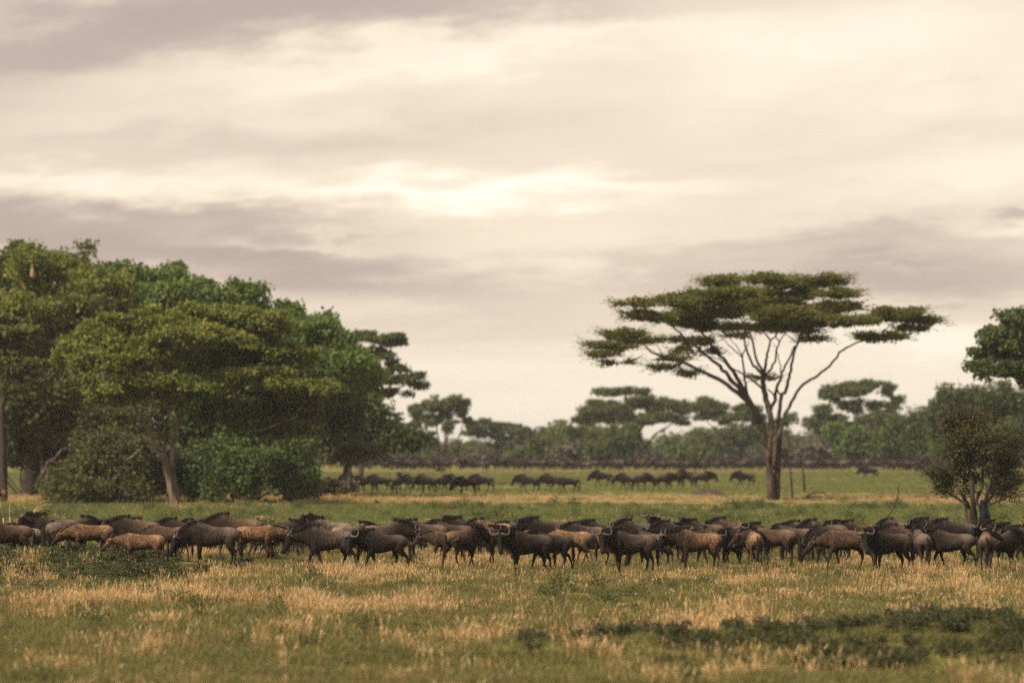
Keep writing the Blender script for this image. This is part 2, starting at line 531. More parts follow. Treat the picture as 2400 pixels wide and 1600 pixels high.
def make_pose(neck=5, nyaw=0, head=-62, hyaw=0, legs=((0, 0), (0, 0), (0, 0), (0, 0)), young=False, tail=0, voxel=0.019, fat=1.0, seed=1):
    """returns {'body': mesh, parts: [(name, mesh)]}; x forward, origin on the ground under the body"""
    R = np.random.default_rng(seed)
    mb = MB()
    # torso: x, top, bottom, half width, top narrowing
    if young:
        st = [(-.80, .99, .86, .05, 0), (-.75, 1.08, .78, .13, 0), (-.63, 1.15, .72, .19, .05), (-.45, 1.165, .69, .215, .1), (-.2, 1.15, .66, .225, .15),
              (.05, 1.16, .64, .225, .2), (.25, 1.20, .63, .21, .3), (.42, 1.225, .66, .19, .35), (.56, 1.20, .72, .16, .3), (.68, 1.14, .80, .11, .2)]
    else:
        st = [(-.83, .98, .85, .045, 0), (-.78, 1.09, .80, .12, 0), (-.65, 1.165, .75, .19, .05), (-.47, 1.185, .715, .215, .1), (-.2, 1.175, .655, .245, .15),
              (.02, 1.205, .61, .255, .2), (.22, 1.285, .595, .245, .4), (.38, 1.375, .615, .225, .6), (.50, 1.385, .66, .195, .6), (.62, 1.32, .73, .15, .4), (.72, 1.24, .82, .10, .2)]
    mb.add(*loft([((x, 0, (a + b) / 2), (1, 0, 0), w * fat, (a - b) / 2, nr) for x, a, b, w, nr in st]))
    # neck
    base = np.array([0.42, 0, 1.05 if not young else 0.99])
    na, ny = math.radians(neck), math.radians(nyaw)
    nd = np.array([math.cos(na) * math.cos(ny), math.cos(na) * math.sin(ny), math.sin(na)])
    L = 0.66 if not young else 0.60
    d0 = np.array([1, 0, 0.05])
    secs, crest, thr, prev = [], [], [], base.copy()
    K = 9
    for i in range(K):
        f = i / (K - 1)
        d = d0 * (1 - min(1, f * 1.5)) + nd * min(1, f * 1.5); d /= np.linalg.norm(d)
        if i: prev = prev + d * L / (K - 1)
        h = (0.30 * (1 - f) + 0.135 * f) if not young else (0.23 * (1 - f) + 0.11 * f)
        w = (0.17 * (1 - f) + 0.085 * f) if not young else (0.13 * (1 - f) + 0.075 * f)
        secs.append((prev.copy(), d, w, h, 0.35))
        lat = np.cross([0, 0, 1.0], d); lat /= np.linalg.norm(lat)
        u = np.cross(d, lat)
        crest.append(prev + u * h * 0.98); thr.append(prev - u * h * 0.95)
    mb.add(*loft(secs))
    poll = prev.copy()
    # head
    hp, hy = math.radians(head), math.radians(nyaw + hyaw)
    a = np.array([math.cos(hp) * math.cos(hy), math.cos(hp) * math.sin(hy), math.sin(hp)])
    lat = np.array([-math.sin(hy), math.cos(hy), 0])
    u = np.cross(a, lat)
    ks = 1.0 if not young else 0.86
    o = poll + u * 0.03
    HS = [(-.09, .05, .05, .0), (-.04, .10, .10, .01), (.05, .105, .125, .0), (.14, .095, .125, -.012), (.24, .078, .105, -.012),
          (.34, .068, .088, -.006), (.43, .070, .080, .0), (.50, .078, .078, .0), (.545, .066, .062, -.004), (.57, .03, .03, -.008)]
    mb.add(*loft([(o + a * x * ks + u * off, a, w * ks, h * ks, 0.1) for x, w, h, off in HS]))
    hd = lambda x, l, z: o + a * (x * ks) + lat * (l * ks) + u * (z * ks)
    # legs
    hoofs = []
    for i, (sw, kb) in enumerate(legs):
        sd = 1 if i % 2 == 0 else -1
        if i < 2:
            P = [(.40, .90), (.37, .70), (.385, .56), (.40, .41), (.395, .25), (.385, .10), (.415, .035), (.425, 0.0)]
            r = [(.10, .15), (.075, .11), (.055, .066), (.045, .050), (.030, .034), (.034, .038), (.042, .050), (.046, .058)]
            piv, kn = (.40, .85), 3
            yy = [.13, .14, .135, .13, .125, .12, .12, .12]
        else:
            P = [(-.55, .93), (-.50, .76), (-.53, .60), (-.655, .46), (-.645, .30), (-.625, .10), (-.59, .035), (-.58, 0.0)]
            r = [(.13, .20), (.10, .165), (.065, .095), (.040, .055), (.029, .036), (.034, .040), (.042, .050), (.046, .056)]
            piv, kn = (-.52, .88), 3
            yy = [.12, .145, .145, .13, .125, .12, .12, .12]
        if young: r = [(q[0] * .82, q[1] * .82) for q in r]
        Q = [P[0]] + [rot2(p, piv, sw * (0.5 if j == 0 else 1)) for j, p in enumerate(P[1:])]
        pk = Q[kn]
        Q = Q[:kn+1] + [rot2(p, pk, -kb) for p in Q[kn+1:]]
        pts = [(p[0], sd * y_, p[1]) for p, y_ in zip(Q, yy)]
        secs = []
        pts = np.array(pts)
        T = np.gradient(pts, axis=0)
        for j in range(len(pts)):
            # lateral axis stays sideways
            tt = T[j] / np.linalg.norm(T[j])
            secs.append((pts[j], tt, r[j][0], r[j][1]))
        V = []
        n_s = 12
        an = np.arange(n_s) / n_s * 2 * np.pi
        for (c, tt, w, h) in secs:
            lt = np.array([0, 1.0, 0]); lt = lt - tt * np.dot(lt, tt); lt /= np.linalg.norm(lt)
            uu = np.cross(tt, lt)
            V.append(c + np.outer(np.cos(an) * w, lt) + np.outer(np.sin(an) * h, uu))
        n = len(secs)
        V = np.concatenate(V + [pts[[0, -1]]])
        F = [(q*n_s+k, q*n_s+(k+1) % n_s, (q+1)*n_s+(k+1) % n_s, (q+1)*n_s+k) for q in range(n-1) for k in range(n_s)]
        Tt = [(n*n_s, (k+1) % n_s, k) for k in range(n_s)] + [(n*n_s+1, (n-1)*n_s+k, (n-1)*n_s+(k+1) % n_s) for k in range(n_s)]
        mb.add(V, np.array(F), np.array(Tt))
        hoofs.append(pts[-1])
    raw = mb.mesh('raw', None)
    ob = bpy.data.objects.new('raw', raw); C.objects.link(ob)
    md = ob.modifiers.new('r', 'REMESH'); md.mode = 'VOXEL'; md.voxel_size = voxel; md.use_smooth_shade = True
    sm = ob.modifiers.new('s', 'SMOOTH'); sm.factor = 0.5; sm.iterations = 5 if voxel < .03 else 2
    dg = bpy.context.evaluated_depsgraph_get()
    me = bpy.data.meshes.new_from_object(ob.evaluated_get(dg))
    bpy.data.objects.remove(ob); bpy.data.meshes.remove(raw)
    me.name = 'wildebeest'
    nv = len(me.vertices)
    co = np.empty(nv * 3, np.float32); me.vertices.foreach_get('co', co); co = co.reshape(-1, 3).astype(float)
    # drop the figure so that the lowest hoof stands on the ground
    drop = min(h[2] for h in hoofs) - 0.0
    co[:, 2] -= drop
    me.vertices.foreach_set('co', co.astype(np.float32).ravel())
    sh = np.array([0, 0, drop])
    # coat markings, with painted top light and belly shade
    rel = co + sh - o
    ax = rel @ a; dperp = np.linalg.norm(rel - np.outer(ax, a), axis=1)
    face = np.clip((ax / ks + 0.02) / 0.22, 0, 1) * (dperp < 0.16 * ks) * (ax < .62) * np.clip((co[:, 0] - 0.1) * 9, 0, 1)
    if young: face = face * np.clip((ax / ks - 0.1) / .35, 0, 1) * 0.75
    x, y, z = co.T
    wv = x + 0.05 * np.sin(z * 9 + 1.3) + 0.10 * (z - 1.0)
    wv = wv + 0.035 * np.sin(z * 23 + x * 11) + 0.03 * np.sin(x * 17.3 + 2)
    stripe = np.clip(np.sin(wv * 2 * np.pi / 0.082 + 1.5 * np.sin(z * 5)) * 1.3 - 0.15, 0, 1)
    stripe = stripe * (0.45 + 0.55 * vnoise(x * 9 + 5, z * 5, 4))
    zone = np.clip((x + 0.10) / 0.25, 0, 1) * np.clip((1.34 - z) * 8, 0, 1) * np.clip((z - 0.58) * 7, 0, 1)
    stripe = stripe * zone * (0.2 if young else 1.0)
    neckz = np.clip((x - 0.48) / 0.12, 0, 1) * np.clip((z - 0.5) / 0.2, 0, 1) * (0.85 if not young else 0.15)
    hoofz = np.clip((0.09 - z) / 0.03, 0, 1)
    dark = np.clip(np.maximum(stripe, neckz) + hoofz, 0, 1)
    dark = np.maximum(dark, np.clip((0.86 - z) * 4, 0, 1) * (z > 0.5) * 0.85)      # dark belly hair, deepened by shade painted into the coat
    legz = np.clip((0.55 - z) * 6, 0, 1) * 0.55
    dark = np.maximum(dark, legz)
    if not young: dark = np.maximum(dark, np.clip(0.95 * np.clip((x + 0.05) / 0.45, 0, 1) * np.clip((1.31 - z) * 7, 0, 1), 0, .9))
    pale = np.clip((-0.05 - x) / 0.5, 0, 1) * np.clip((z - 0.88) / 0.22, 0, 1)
    pale = np.maximum(pale * (0.35 + 0.65 * vnoise(x * 5 + 3, z * 6, 9)), 0.5 * np.clip((z - 1.06) / 0.13, 0, 1) * (x < 0.45))  # upper back paled by height, sunlight from above painted into the coat
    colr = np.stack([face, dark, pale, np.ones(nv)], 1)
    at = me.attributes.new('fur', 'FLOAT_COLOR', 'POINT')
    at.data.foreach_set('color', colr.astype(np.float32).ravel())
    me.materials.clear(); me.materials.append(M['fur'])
    me.polygons.foreach_set('use_smooth', np.ones(len(me.polygons), bool))
    parts = []

    def strands(rootfun, n, mat, name, wd=0.012):
        V = np.zeros((n * 5, 3)); F = []; T = []
        for i in range(n):
            p, d1, d2, ln = rootfun(i / (n - 1))
            sidev = np.cross(d1, [0, 0, 1.0]) + R.normal(0, .35, 3); sidev /= np.linalg.norm(sidev) + 1e-6
            q = p + d1 * ln * 0.5; e = q + d2 * ln * 0.5
            V[i*5:(i+1)*5] = [p - sidev * wd, p + sidev * wd, q + sidev * wd, q - sidev * wd, e]
            F.append((i*5, i*5+1, i*5+2, i*5+3)); T.append((i*5+3, i*5+2, i*5+4))
        V[:, 2] -= drop
        return (name, mesh_np(name, V, [np.array(F), np.array(T)], mat))

    crest = np.array(crest); thr = np.array(thr)

    def along(A, f):
        g = np.clip(f, 0, 1) * (len(A) - 1); i = min(int(g), len(A) - 2)
        return A[i] * (1 - (g - i)) + A[i + 1] * (g - i)

    def mane_root(f):
        # from withers to poll
        wth = np.array([0.30, 0, 1.33 if not young else 1.19])
        p = wth * (1 - f * 4) + crest[2] * (f * 4) if f < 0.25 else along(crest, 0.25 + (f - 0.25))
        p = p + R.normal(0, .012, 3) + np.array([0, 0, -0.005])
        sd = R.choice([-1, 1])
        d1 = np.array([-.35, sd * .35, .55 if young else .45]) + R.normal(0, .2, 3); d1 /= np.linalg.norm(d1)
        d2 = np.array([-.3, sd * .75, -.75]) + R.normal(0, .2, 3); d2 /= np.linalg.norm(d2)
        return p, d1, d2, (0.19 if not young else 0.07) * R.uniform(.7, 1.3)
    parts.append(strands(mane_root, 420 if not young else 220, M['hair'], 'mane', 0.011))

    def beard_root(f):
        if f < 0.35: p = hd(0.10 + 0.30 * f / 0.35, R.normal(0, .02), -0.10)
        else: p = along(thr, 1 - (f - 0.35) / 0.65 * 0.9)
        p = p + R.normal(0, .012, 3)
        d = np.array([R.normal(0, .12), R.normal(0, .12), -1.0]); d /= np.linalg.norm(d)
        return p, d, d, (0.20 if not young else 0.06) * R.uniform(.5, 1.2)
    parts.append(strands(beard_root, 260 if not young else 80, M['hair'] if seed % 2 else M['beard'], 'beard', 0.010))
    # tail
    tb = MB()
    tz = 1.05
    tp = catmull([(-.80, 0, tz), (-.865, tail * .02, tz - .06), (-.885, tail * .05, tz - .25), (-.88, tail * .10, tz - .48), (-.875, tail * .15, tz - .66)], 3)
    tr = np.interp(np.linspace(0, 1, len(tp)), [0, .3, .55, .8, 1], [.030, .022, .045, .052, .018])
    tb.tube(tp - [0, 0, drop], tr, 8)
    V = []; F = []; T = []
    for i in range(110):
        f = R.uniform(.35, 1); p = along(tp, f) + R.normal(0, .022, 3)
        e = p + np.array([R.normal(-.01, .03), R.normal(tail * .03, .035), -R.uniform(.12, .26)])
        k = len(V); s_ = np.array([R.normal(0, 1), R.normal(0, 1), 0]); s_ /= np.linalg.norm(s_)
        V += [p - s_ * .011, p + s_ * .011, e]; T.append((k, k+1, k+2))
    V = np.array(V); V[:, 2] -= drop
    tb.add(V, None, np.array(T))
    parts.append(('tail', tb.mesh('tail', M['hair'])))
    # horns, ears, eyes
    for sd in (-1, 1):
        if young: hp_ = [(-.03, .05, .07), (-.09, .07, .08), (-.16, .085, .085), (-.22, .08, .09)]; hr = [.022, .018, .012, .004]
        else: hp_ = [(-.03, .03, .085), (.0, .13, .085), (.0, .215, .070), (-.06, .285, .065), (-.16, .285, .07), (-.25, .225, .09)]; hr = [.045, .042, .032, .025, .016, .004]
        pts = catmull([hd(x_, l_ * sd, z_) for x_, l_, z_ in hp_], 3)
        rr = np.interp(np.linspace(0, 1, len(pts)), np.linspace(0, 1, len(hr)), hr)
        hb = MB(); hb.tube(pts - [0, 0, drop], rr, 8)
        parts.append(('horn', hb.mesh('horn', M['horn'])))
        ep = [hd(-.02, .085 * sd, .02), hd(-.035, .15 * sd, .01), hd(-.03, .22 * sd, -.015), hd(-.02, .275 * sd, -.04)]
        eb = MB(); eb.tube(np.array(ep) - [0, 0, drop], np.array([(.018, .02), (.032, .014), (.028, .010), (.004, .003)]) * (1.15 if young else 1), 8)
        em = eb.mesh('ear', M['fur'])
        a3 = em.attributes.new('fur', 'FLOAT_COLOR', 'POINT')
        a3.data.foreach_set('color', np.tile([0, .15, .55, 1], len(em.vertices)).astype(np.float32))
        parts.append(('ear', em))
        c = hd(.10, .092 * sd, .045) - [0, 0, drop]
        th = np.linspace(0, np.pi, 5)
        yb = MB(); yb.tube([c - lat * .016 * sd, c - lat * .006 * sd, c + lat * .010 * sd, c + lat * .018 * sd], [.012, .022, .018, .004], 8)
        parts.append(('eye', yb.mesh('eye', M['eye'])))
    return {'body': me, 'parts': parts}


W1 = ((18, 6), (-16, 4), (-16, 0), (20, 4))
W2 = ((-14, 8), (16, 0), (18, 0), (-20, 6))
S0 = ((2, 0), (-4, 0), (-3, 0), (5, 0))
POSE_DEF = {
    'stand':   dict(neck=2, head=-66, legs=S0, seed=1),
    'walk':    dict(neck=-6, head=-62, legs=W1, seed=2),
    'walk2':   dict(neck=-12, head=-58, legs=W2, seed=3),
    'low':     dict(neck=-26, head=-68, legs=S0, seed=5, nyaw=6),
    'graze':   dict(neck=-52, head=-72, legs=W2, seed=4),
    'lookl':   dict(neck=10, nyaw=28, head=-64, hyaw=48, legs=S0, seed=6),
    'lookl2':  dict(neck=4, nyaw=18, head=-68, hyaw=30, legs=W1, seed=7, tail=1),
    'lookr':   dict(neck=10, nyaw=-28, head=-62, hyaw=-48, legs=S0, seed=8),
    'upright': dict(neck=20, nyaw=8, head=-58, hyaw=8, legs=W2, seed=13),
    'graze2':  dict(neck=-58, nyaw=24, head=-70, hyaw=10, legs=S0, seed=14, tail=1),
    'alert':   dict(neck=42, nyaw=10, head=-42, hyaw=30, legs=S0, seed=9),
    'calf':    dict(neck=-4, head=-50, legs=S0, young=True, seed=10),
    'calfw':   dict(neck=-22, head=-48, legs=W1, young=True, seed=11, tail=-1),
    'calfback': dict(neck=26, nyaw=-20, head=-35, hyaw=-40, legs=S0, young=True, seed=12),
}
POSES = {}
def pose(p):
    if p not in POSES: POSES[p] = make_pose(**POSE_DEF[p])
    return POSES[p]


FAR = {}
def far_pose(p):
    """small version for distant animals: everything in one light mesh"""
    if p not in FAR:
        d = dict(POSE_DEF[p]); d['voxel'] = 0.045; d['fat'] = 1.06
        q = make_pose(**d)
        ms = [q['body']] + [m_ for _, m_ in q['parts']]
        mats, V, F3, F4, A, mi3, mi4, n = [], [], [], [], [], [], [], 0
        for m_ in ms:
            mt = m_.materials[0]
            if mt not in mats: mats.append(mt)
            nv = len(m_.vertices)
            co = np.empty(nv * 3, np.float32); m_.vertices.foreach_get('co', co); V.append(co.reshape(-1, 3))
            if 'fur' in m_.attributes:
                a_ = np.empty(nv * 4, np.float32); m_.attributes['fur'].data.foreach_get('color', a_); A.append(a_.reshape(-1, 4))
            else: A.append(np.zeros((nv, 4), np.float32))
            for pl in m_.polygons:
                vs = [v + n for v in pl.vertices]
                if len(vs) == 3: F3.append(vs); mi3.append(mats.index(mt))
                elif len(vs) == 4: F4.append(vs); mi4.append(mats.index(mt))
            n += nv
        me = mesh_np('wildebeest', np.concatenate(V), [np.array(F4), np.array(F3)], None, True,
                     {'fur': ('POINT', 'FLOAT_COLOR', np.concatenate(A))})
        for mt in mats: me.materials.append(mt)
        me.polygons.foreach_set('material_index', np.array(mi4 + mi3, np.int32))
        q = {'body': me, 'parts': []}
        FAR[p] = q
    return FAR[p]


COATS = {'grey': (0.078, 0.057, 0.045), 'dark': (0.026, 0.019, 0.016), 'brown': (0.088, 0.049, 0.030), 'tan': (0.21, 0.115, 0.055),
         'pale': (0.15, 0.118, 0.098), 'black': (0.018, 0.015, 0.015)}


def put_animal(q, x, y, heading, scale, coat, label, group, parts=True, jit=0.1):
    b = bpy.data.objects.new('wildebeest', q['body'])
    C.objects.link(b)
    b.location = (x, y, gz1(x, y) - 0.01)
    b.rotation_euler = (0, 0, math.radians(heading + random.uniform(-5, 5)))
    k = scale * random.uniform(.97, 1.03)
    b.scale = (k * random.uniform(.92, .99), k * random.uniform(.92, 1.04), k * random.uniform(.98, 1.02))
    c = COATS[coat]; k = 1 + random.uniform(-jit, jit)
    b.color = (c[0] * k, c[1] * k, c[2] * k, 1)
    tag(b, label, 'wildebeest', group)
    if parts:
        for nm, me in q['parts']:
            o = bpy.data.objects.new(nm, me); C.objects.link(o); o.parent = b; o.color = b.color
    return b

# ------------------------------------------------------------------ trees
def leaves(blobs, n, size, clump=0.55, per=22, flat=0.5, elong=1.7, shell=0.45, upb=0.6, droop=0.0, R=rng, lsz=1.0):
    """leaf blades gathered in clumps spread through ellipsoids (cx,cy,cz,rx,ry,rz[,weight])"""
    B = np.array([list(b) + [1.0] * (7 - len(b)) for b in blobs], float)
    wgt = B[:, 6] * (B[:, 3] * B[:, 4] * B[:, 5]) ** (2 / 3.)
    wgt /= wgt.sum()
    nc = max(3, n // per)
    nl = max(2, int(nc / 12 / lsz ** 1.6))                                  # boughs: a dozen clumps each
    which = R.choice(len(B), nl, p=wgt)
    b = B[which]
    d = R.normal(size=(nl, 3)); d /= np.linalg.norm(d, axis=1)[:, None]
    d[:, 2] = np.where(R.random(nl) < 0.35, -np.abs(d[:, 2]), np.abs(d[:, 2])) if upb > 0.5 else d[:, 2]
    r = R.random(nl) ** shell
    bc = b[:, :3] + d * r[:, None] * b[:, 3:6]
    br = np.clip(0.30 * (b[:, 3] * b[:, 4] * b[:, 5]) ** (1 / 3.), .25, 2.2) * R.uniform(.55, 1.5, nl) * lsz
    li = R.integers(0, nl, nc)
    d = R.normal(size=(nc, 3)); d /= np.linalg.norm(d, axis=1)[:, None]
    d[:, 2] = np.where(R.random(nc) < 0.75, np.abs(d[:, 2]), d[:, 2])
    fz = np.clip(b[:, 5] / b[:, 3] * 1.6, .25, 1.0)[li]
    cc = bc[li] + d * (R.random(nc) ** .4 * br[li])[:, None] * np.stack([np.ones(nc), np.ones(nc), fz], 1)
    cv = np.clip(R.random(nl)[li] * .6 + R.random(nc) * .4, 0, 1)
    idx = np.repeat(np.arange(nc), per)
    N = len(idx)
    cs = clump * R.uniform(.6, 1.3, nc)
    off = np.clip(R.normal(size=(N, 3)), -1.5, 1.5) * cs[idx, None] * np.array([1, 1, flat])
    P = cc[idx] + off
    P[:, 2] -= droop * np.abs(R.normal(size=N)) * cs[idx]
    nrm = R.normal(size=(N, 3)); nrm[:, 2] = nrm[:, 2] * (1 - 0.3 * upb) + upb * 0.8
    nrm /= np.linalg.norm(nrm, axis=1)[:, None]
    a = R.normal(size=(N, 3)); a -= nrm * (a * nrm).sum(1)[:, None]; a /= np.linalg.norm(a, axis=1)[:, None]
    c = np.cross(nrm, a)
    s = size * R.uniform(.6, 1.4, N)[:, None]
    V = np.stack([P - a * s * elong * .5, P + c * s * .5, P + a * s * elong * .5, P - c * s * .5], 1).reshape(-1, 3)
    F = np.arange(N * 4).reshape(-1, 4)
    v = np.clip(cv[idx] * .55 + R.random(N) * .45, 0, 1)
    return V, F, np.repeat(v, 4)


def shatter(blobs, k, fx, fz, R, grow=1.0):
    """break each foliage mass into k smaller overlapping sprays, leaving gaps between them"""
    out = []
    for b in blobs:
        kk = max(2, int(round(k * (0.6 + 0.4 * R.random()) * 1.3)))
        for i in range(kk):
            d = R.normal(size=3); d /= np.linalg.norm(d)
            r = R.random() ** .45 * grow
            s = R.uniform(.65, 1.35)
            out.append((b[0] + d[0] * r * b[3], b[1] + d[1] * r * b[4], b[2] + d[2] * r * b[5],
                        b[3] * fx * s, b[4] * fx * s, max(.18, b[5] * fz * s), (b[6] if len(b) > 6 else 1)))
    return out


def crown_mesh(name, sets):
    """sets: list of (material, V, F, v) -> one mesh with several materials"""
    mats = []; V = []; F = []; A = []; MI = []; n = 0
    for (mt, v_, f_, a_) in sets:
        if mt not in mats: mats.append(mt)
        V.append(v_); F.append(f_ + n); A.append(a_); MI.append(np.full(len(f_), mats.index(mt), np.int32)); n += len(v_)
    me = mesh_np(name, np.concatenate(V), np.concatenate(F), None, False, {'v': ('POINT', 'FLOAT', np.concatenate(A))})
    for m_ in mats: me.materials.append(m_)
    me.polygons.foreach_set('material_index', np.concatenate(MI))
    return me


def px_blob(p, D, depth=0.7, dy=0.0):
    """photo ellipse (x, y, rx, ry[, dy][, weight]) at distance D -> world ellipsoid"""
    cx, cy, rx, ry = p[:4]
    dd = dy + (p[4] if len(p) > 4 else 0)
    w = p[5] if len(p) > 5 else 1.0
    Y = D + dd
    k = Y / FPX
    return (wx(cx, Y), Y, wz(cy, Y), rx * k, max(rx * k * depth, ry * k), ry * k, w)


def px_path(pts, D):
    """(x, y[, depth offset]) photo points at distance D -> world polyline"""
    out = []
    for p in pts:
        Y = D + (p[2] if len(p) > 2 else 0)
        out.append((wx(p[0], Y), Y, wz(p[1], Y)))
    return np.array(out)


def auto_limbs(base, blobs, r0, fork=0.45, stems=1, R=rng, n=9):
    base = np.array(base, float)
    B = np.array([b[:3] for b in blobs]); rz = np.array([b[5] for b in blobs])
    ctr = B.mean(0)
    top = base + (ctr - base) * fork
    top[0] = base[0] + (ctr[0] - base[0]) * fork * 0.6
    mb = MB()
    if stems == 1:
        mb.tube(catmull([base - [0, 0, .3], base + (top - base) * .5 + R.normal(0, r0 * .3, 3), top], 3),
                np.linspace(r0 * 1.15, r0 * .75, 7), 10)
    for i in range(len(B)):
        for j in range(2 if len(B) < n else 1):
            tgt = B[i] + R.normal(0, 1, 3) * np.array(blobs[i][3:6]) * 0.45
            st = top if stems == 1 else base + R.normal(0, r0 * .8, 3) * [1, 1, 0]
            mid = st + (tgt - st) * .5 + np.array([0, 0, (tgt[2] - st[2]) * -.10]) + R.normal(0, .25, 3)
            rr = r0 * (0.55 if stems == 1 else .5) * R.uniform(.6, 1)
            mb.tube(catmull([st - [0, 0, .15], mid, tgt], 4), np.linspace(rr, rr * .16, 9), 6)
            for q in range(2):
                e = tgt + np.clip(R.normal(0, 1, 3), -1.2, 1.2) * np.array(blobs[i][3:6]) * 0.45
                s_ = mid + (tgt - mid) * R.uniform(.2, .8)
                mb.tube(np.array([s_, (s_ + e) / 2 + R.normal(0, .15, 3), e]), [rr * .35, rr * .22, rr * .08], 5)
    return mb


def make_tree(name, label, cat, group, base, trunk_mb, bark, sets, crown_name='crown'):
    root = bpy.data.objects.new(name, None); C.objects.link(root)
    root.location = base
    root.empty_display_size = 0.2
    tag(root, label, cat, group)
    off = np.array(base, float)
    me = trunk_mb.mesh('trunk', M[bark]); me.transform(Matrix.Translation(-Vector(base)))
    link('trunk', me, root)
    if sets:
        cm = crown_mesh(crown_name, [(M[m_], v - off, f, a) for (m_, v, f, a) in sets])
        link(crown_name, cm, root)
    return root


def base_at(x, y, D):
    X = wx(x, D)
    return (X, D, gz1(X, D) - 0.05)


TREES = 'trees of the savanna'

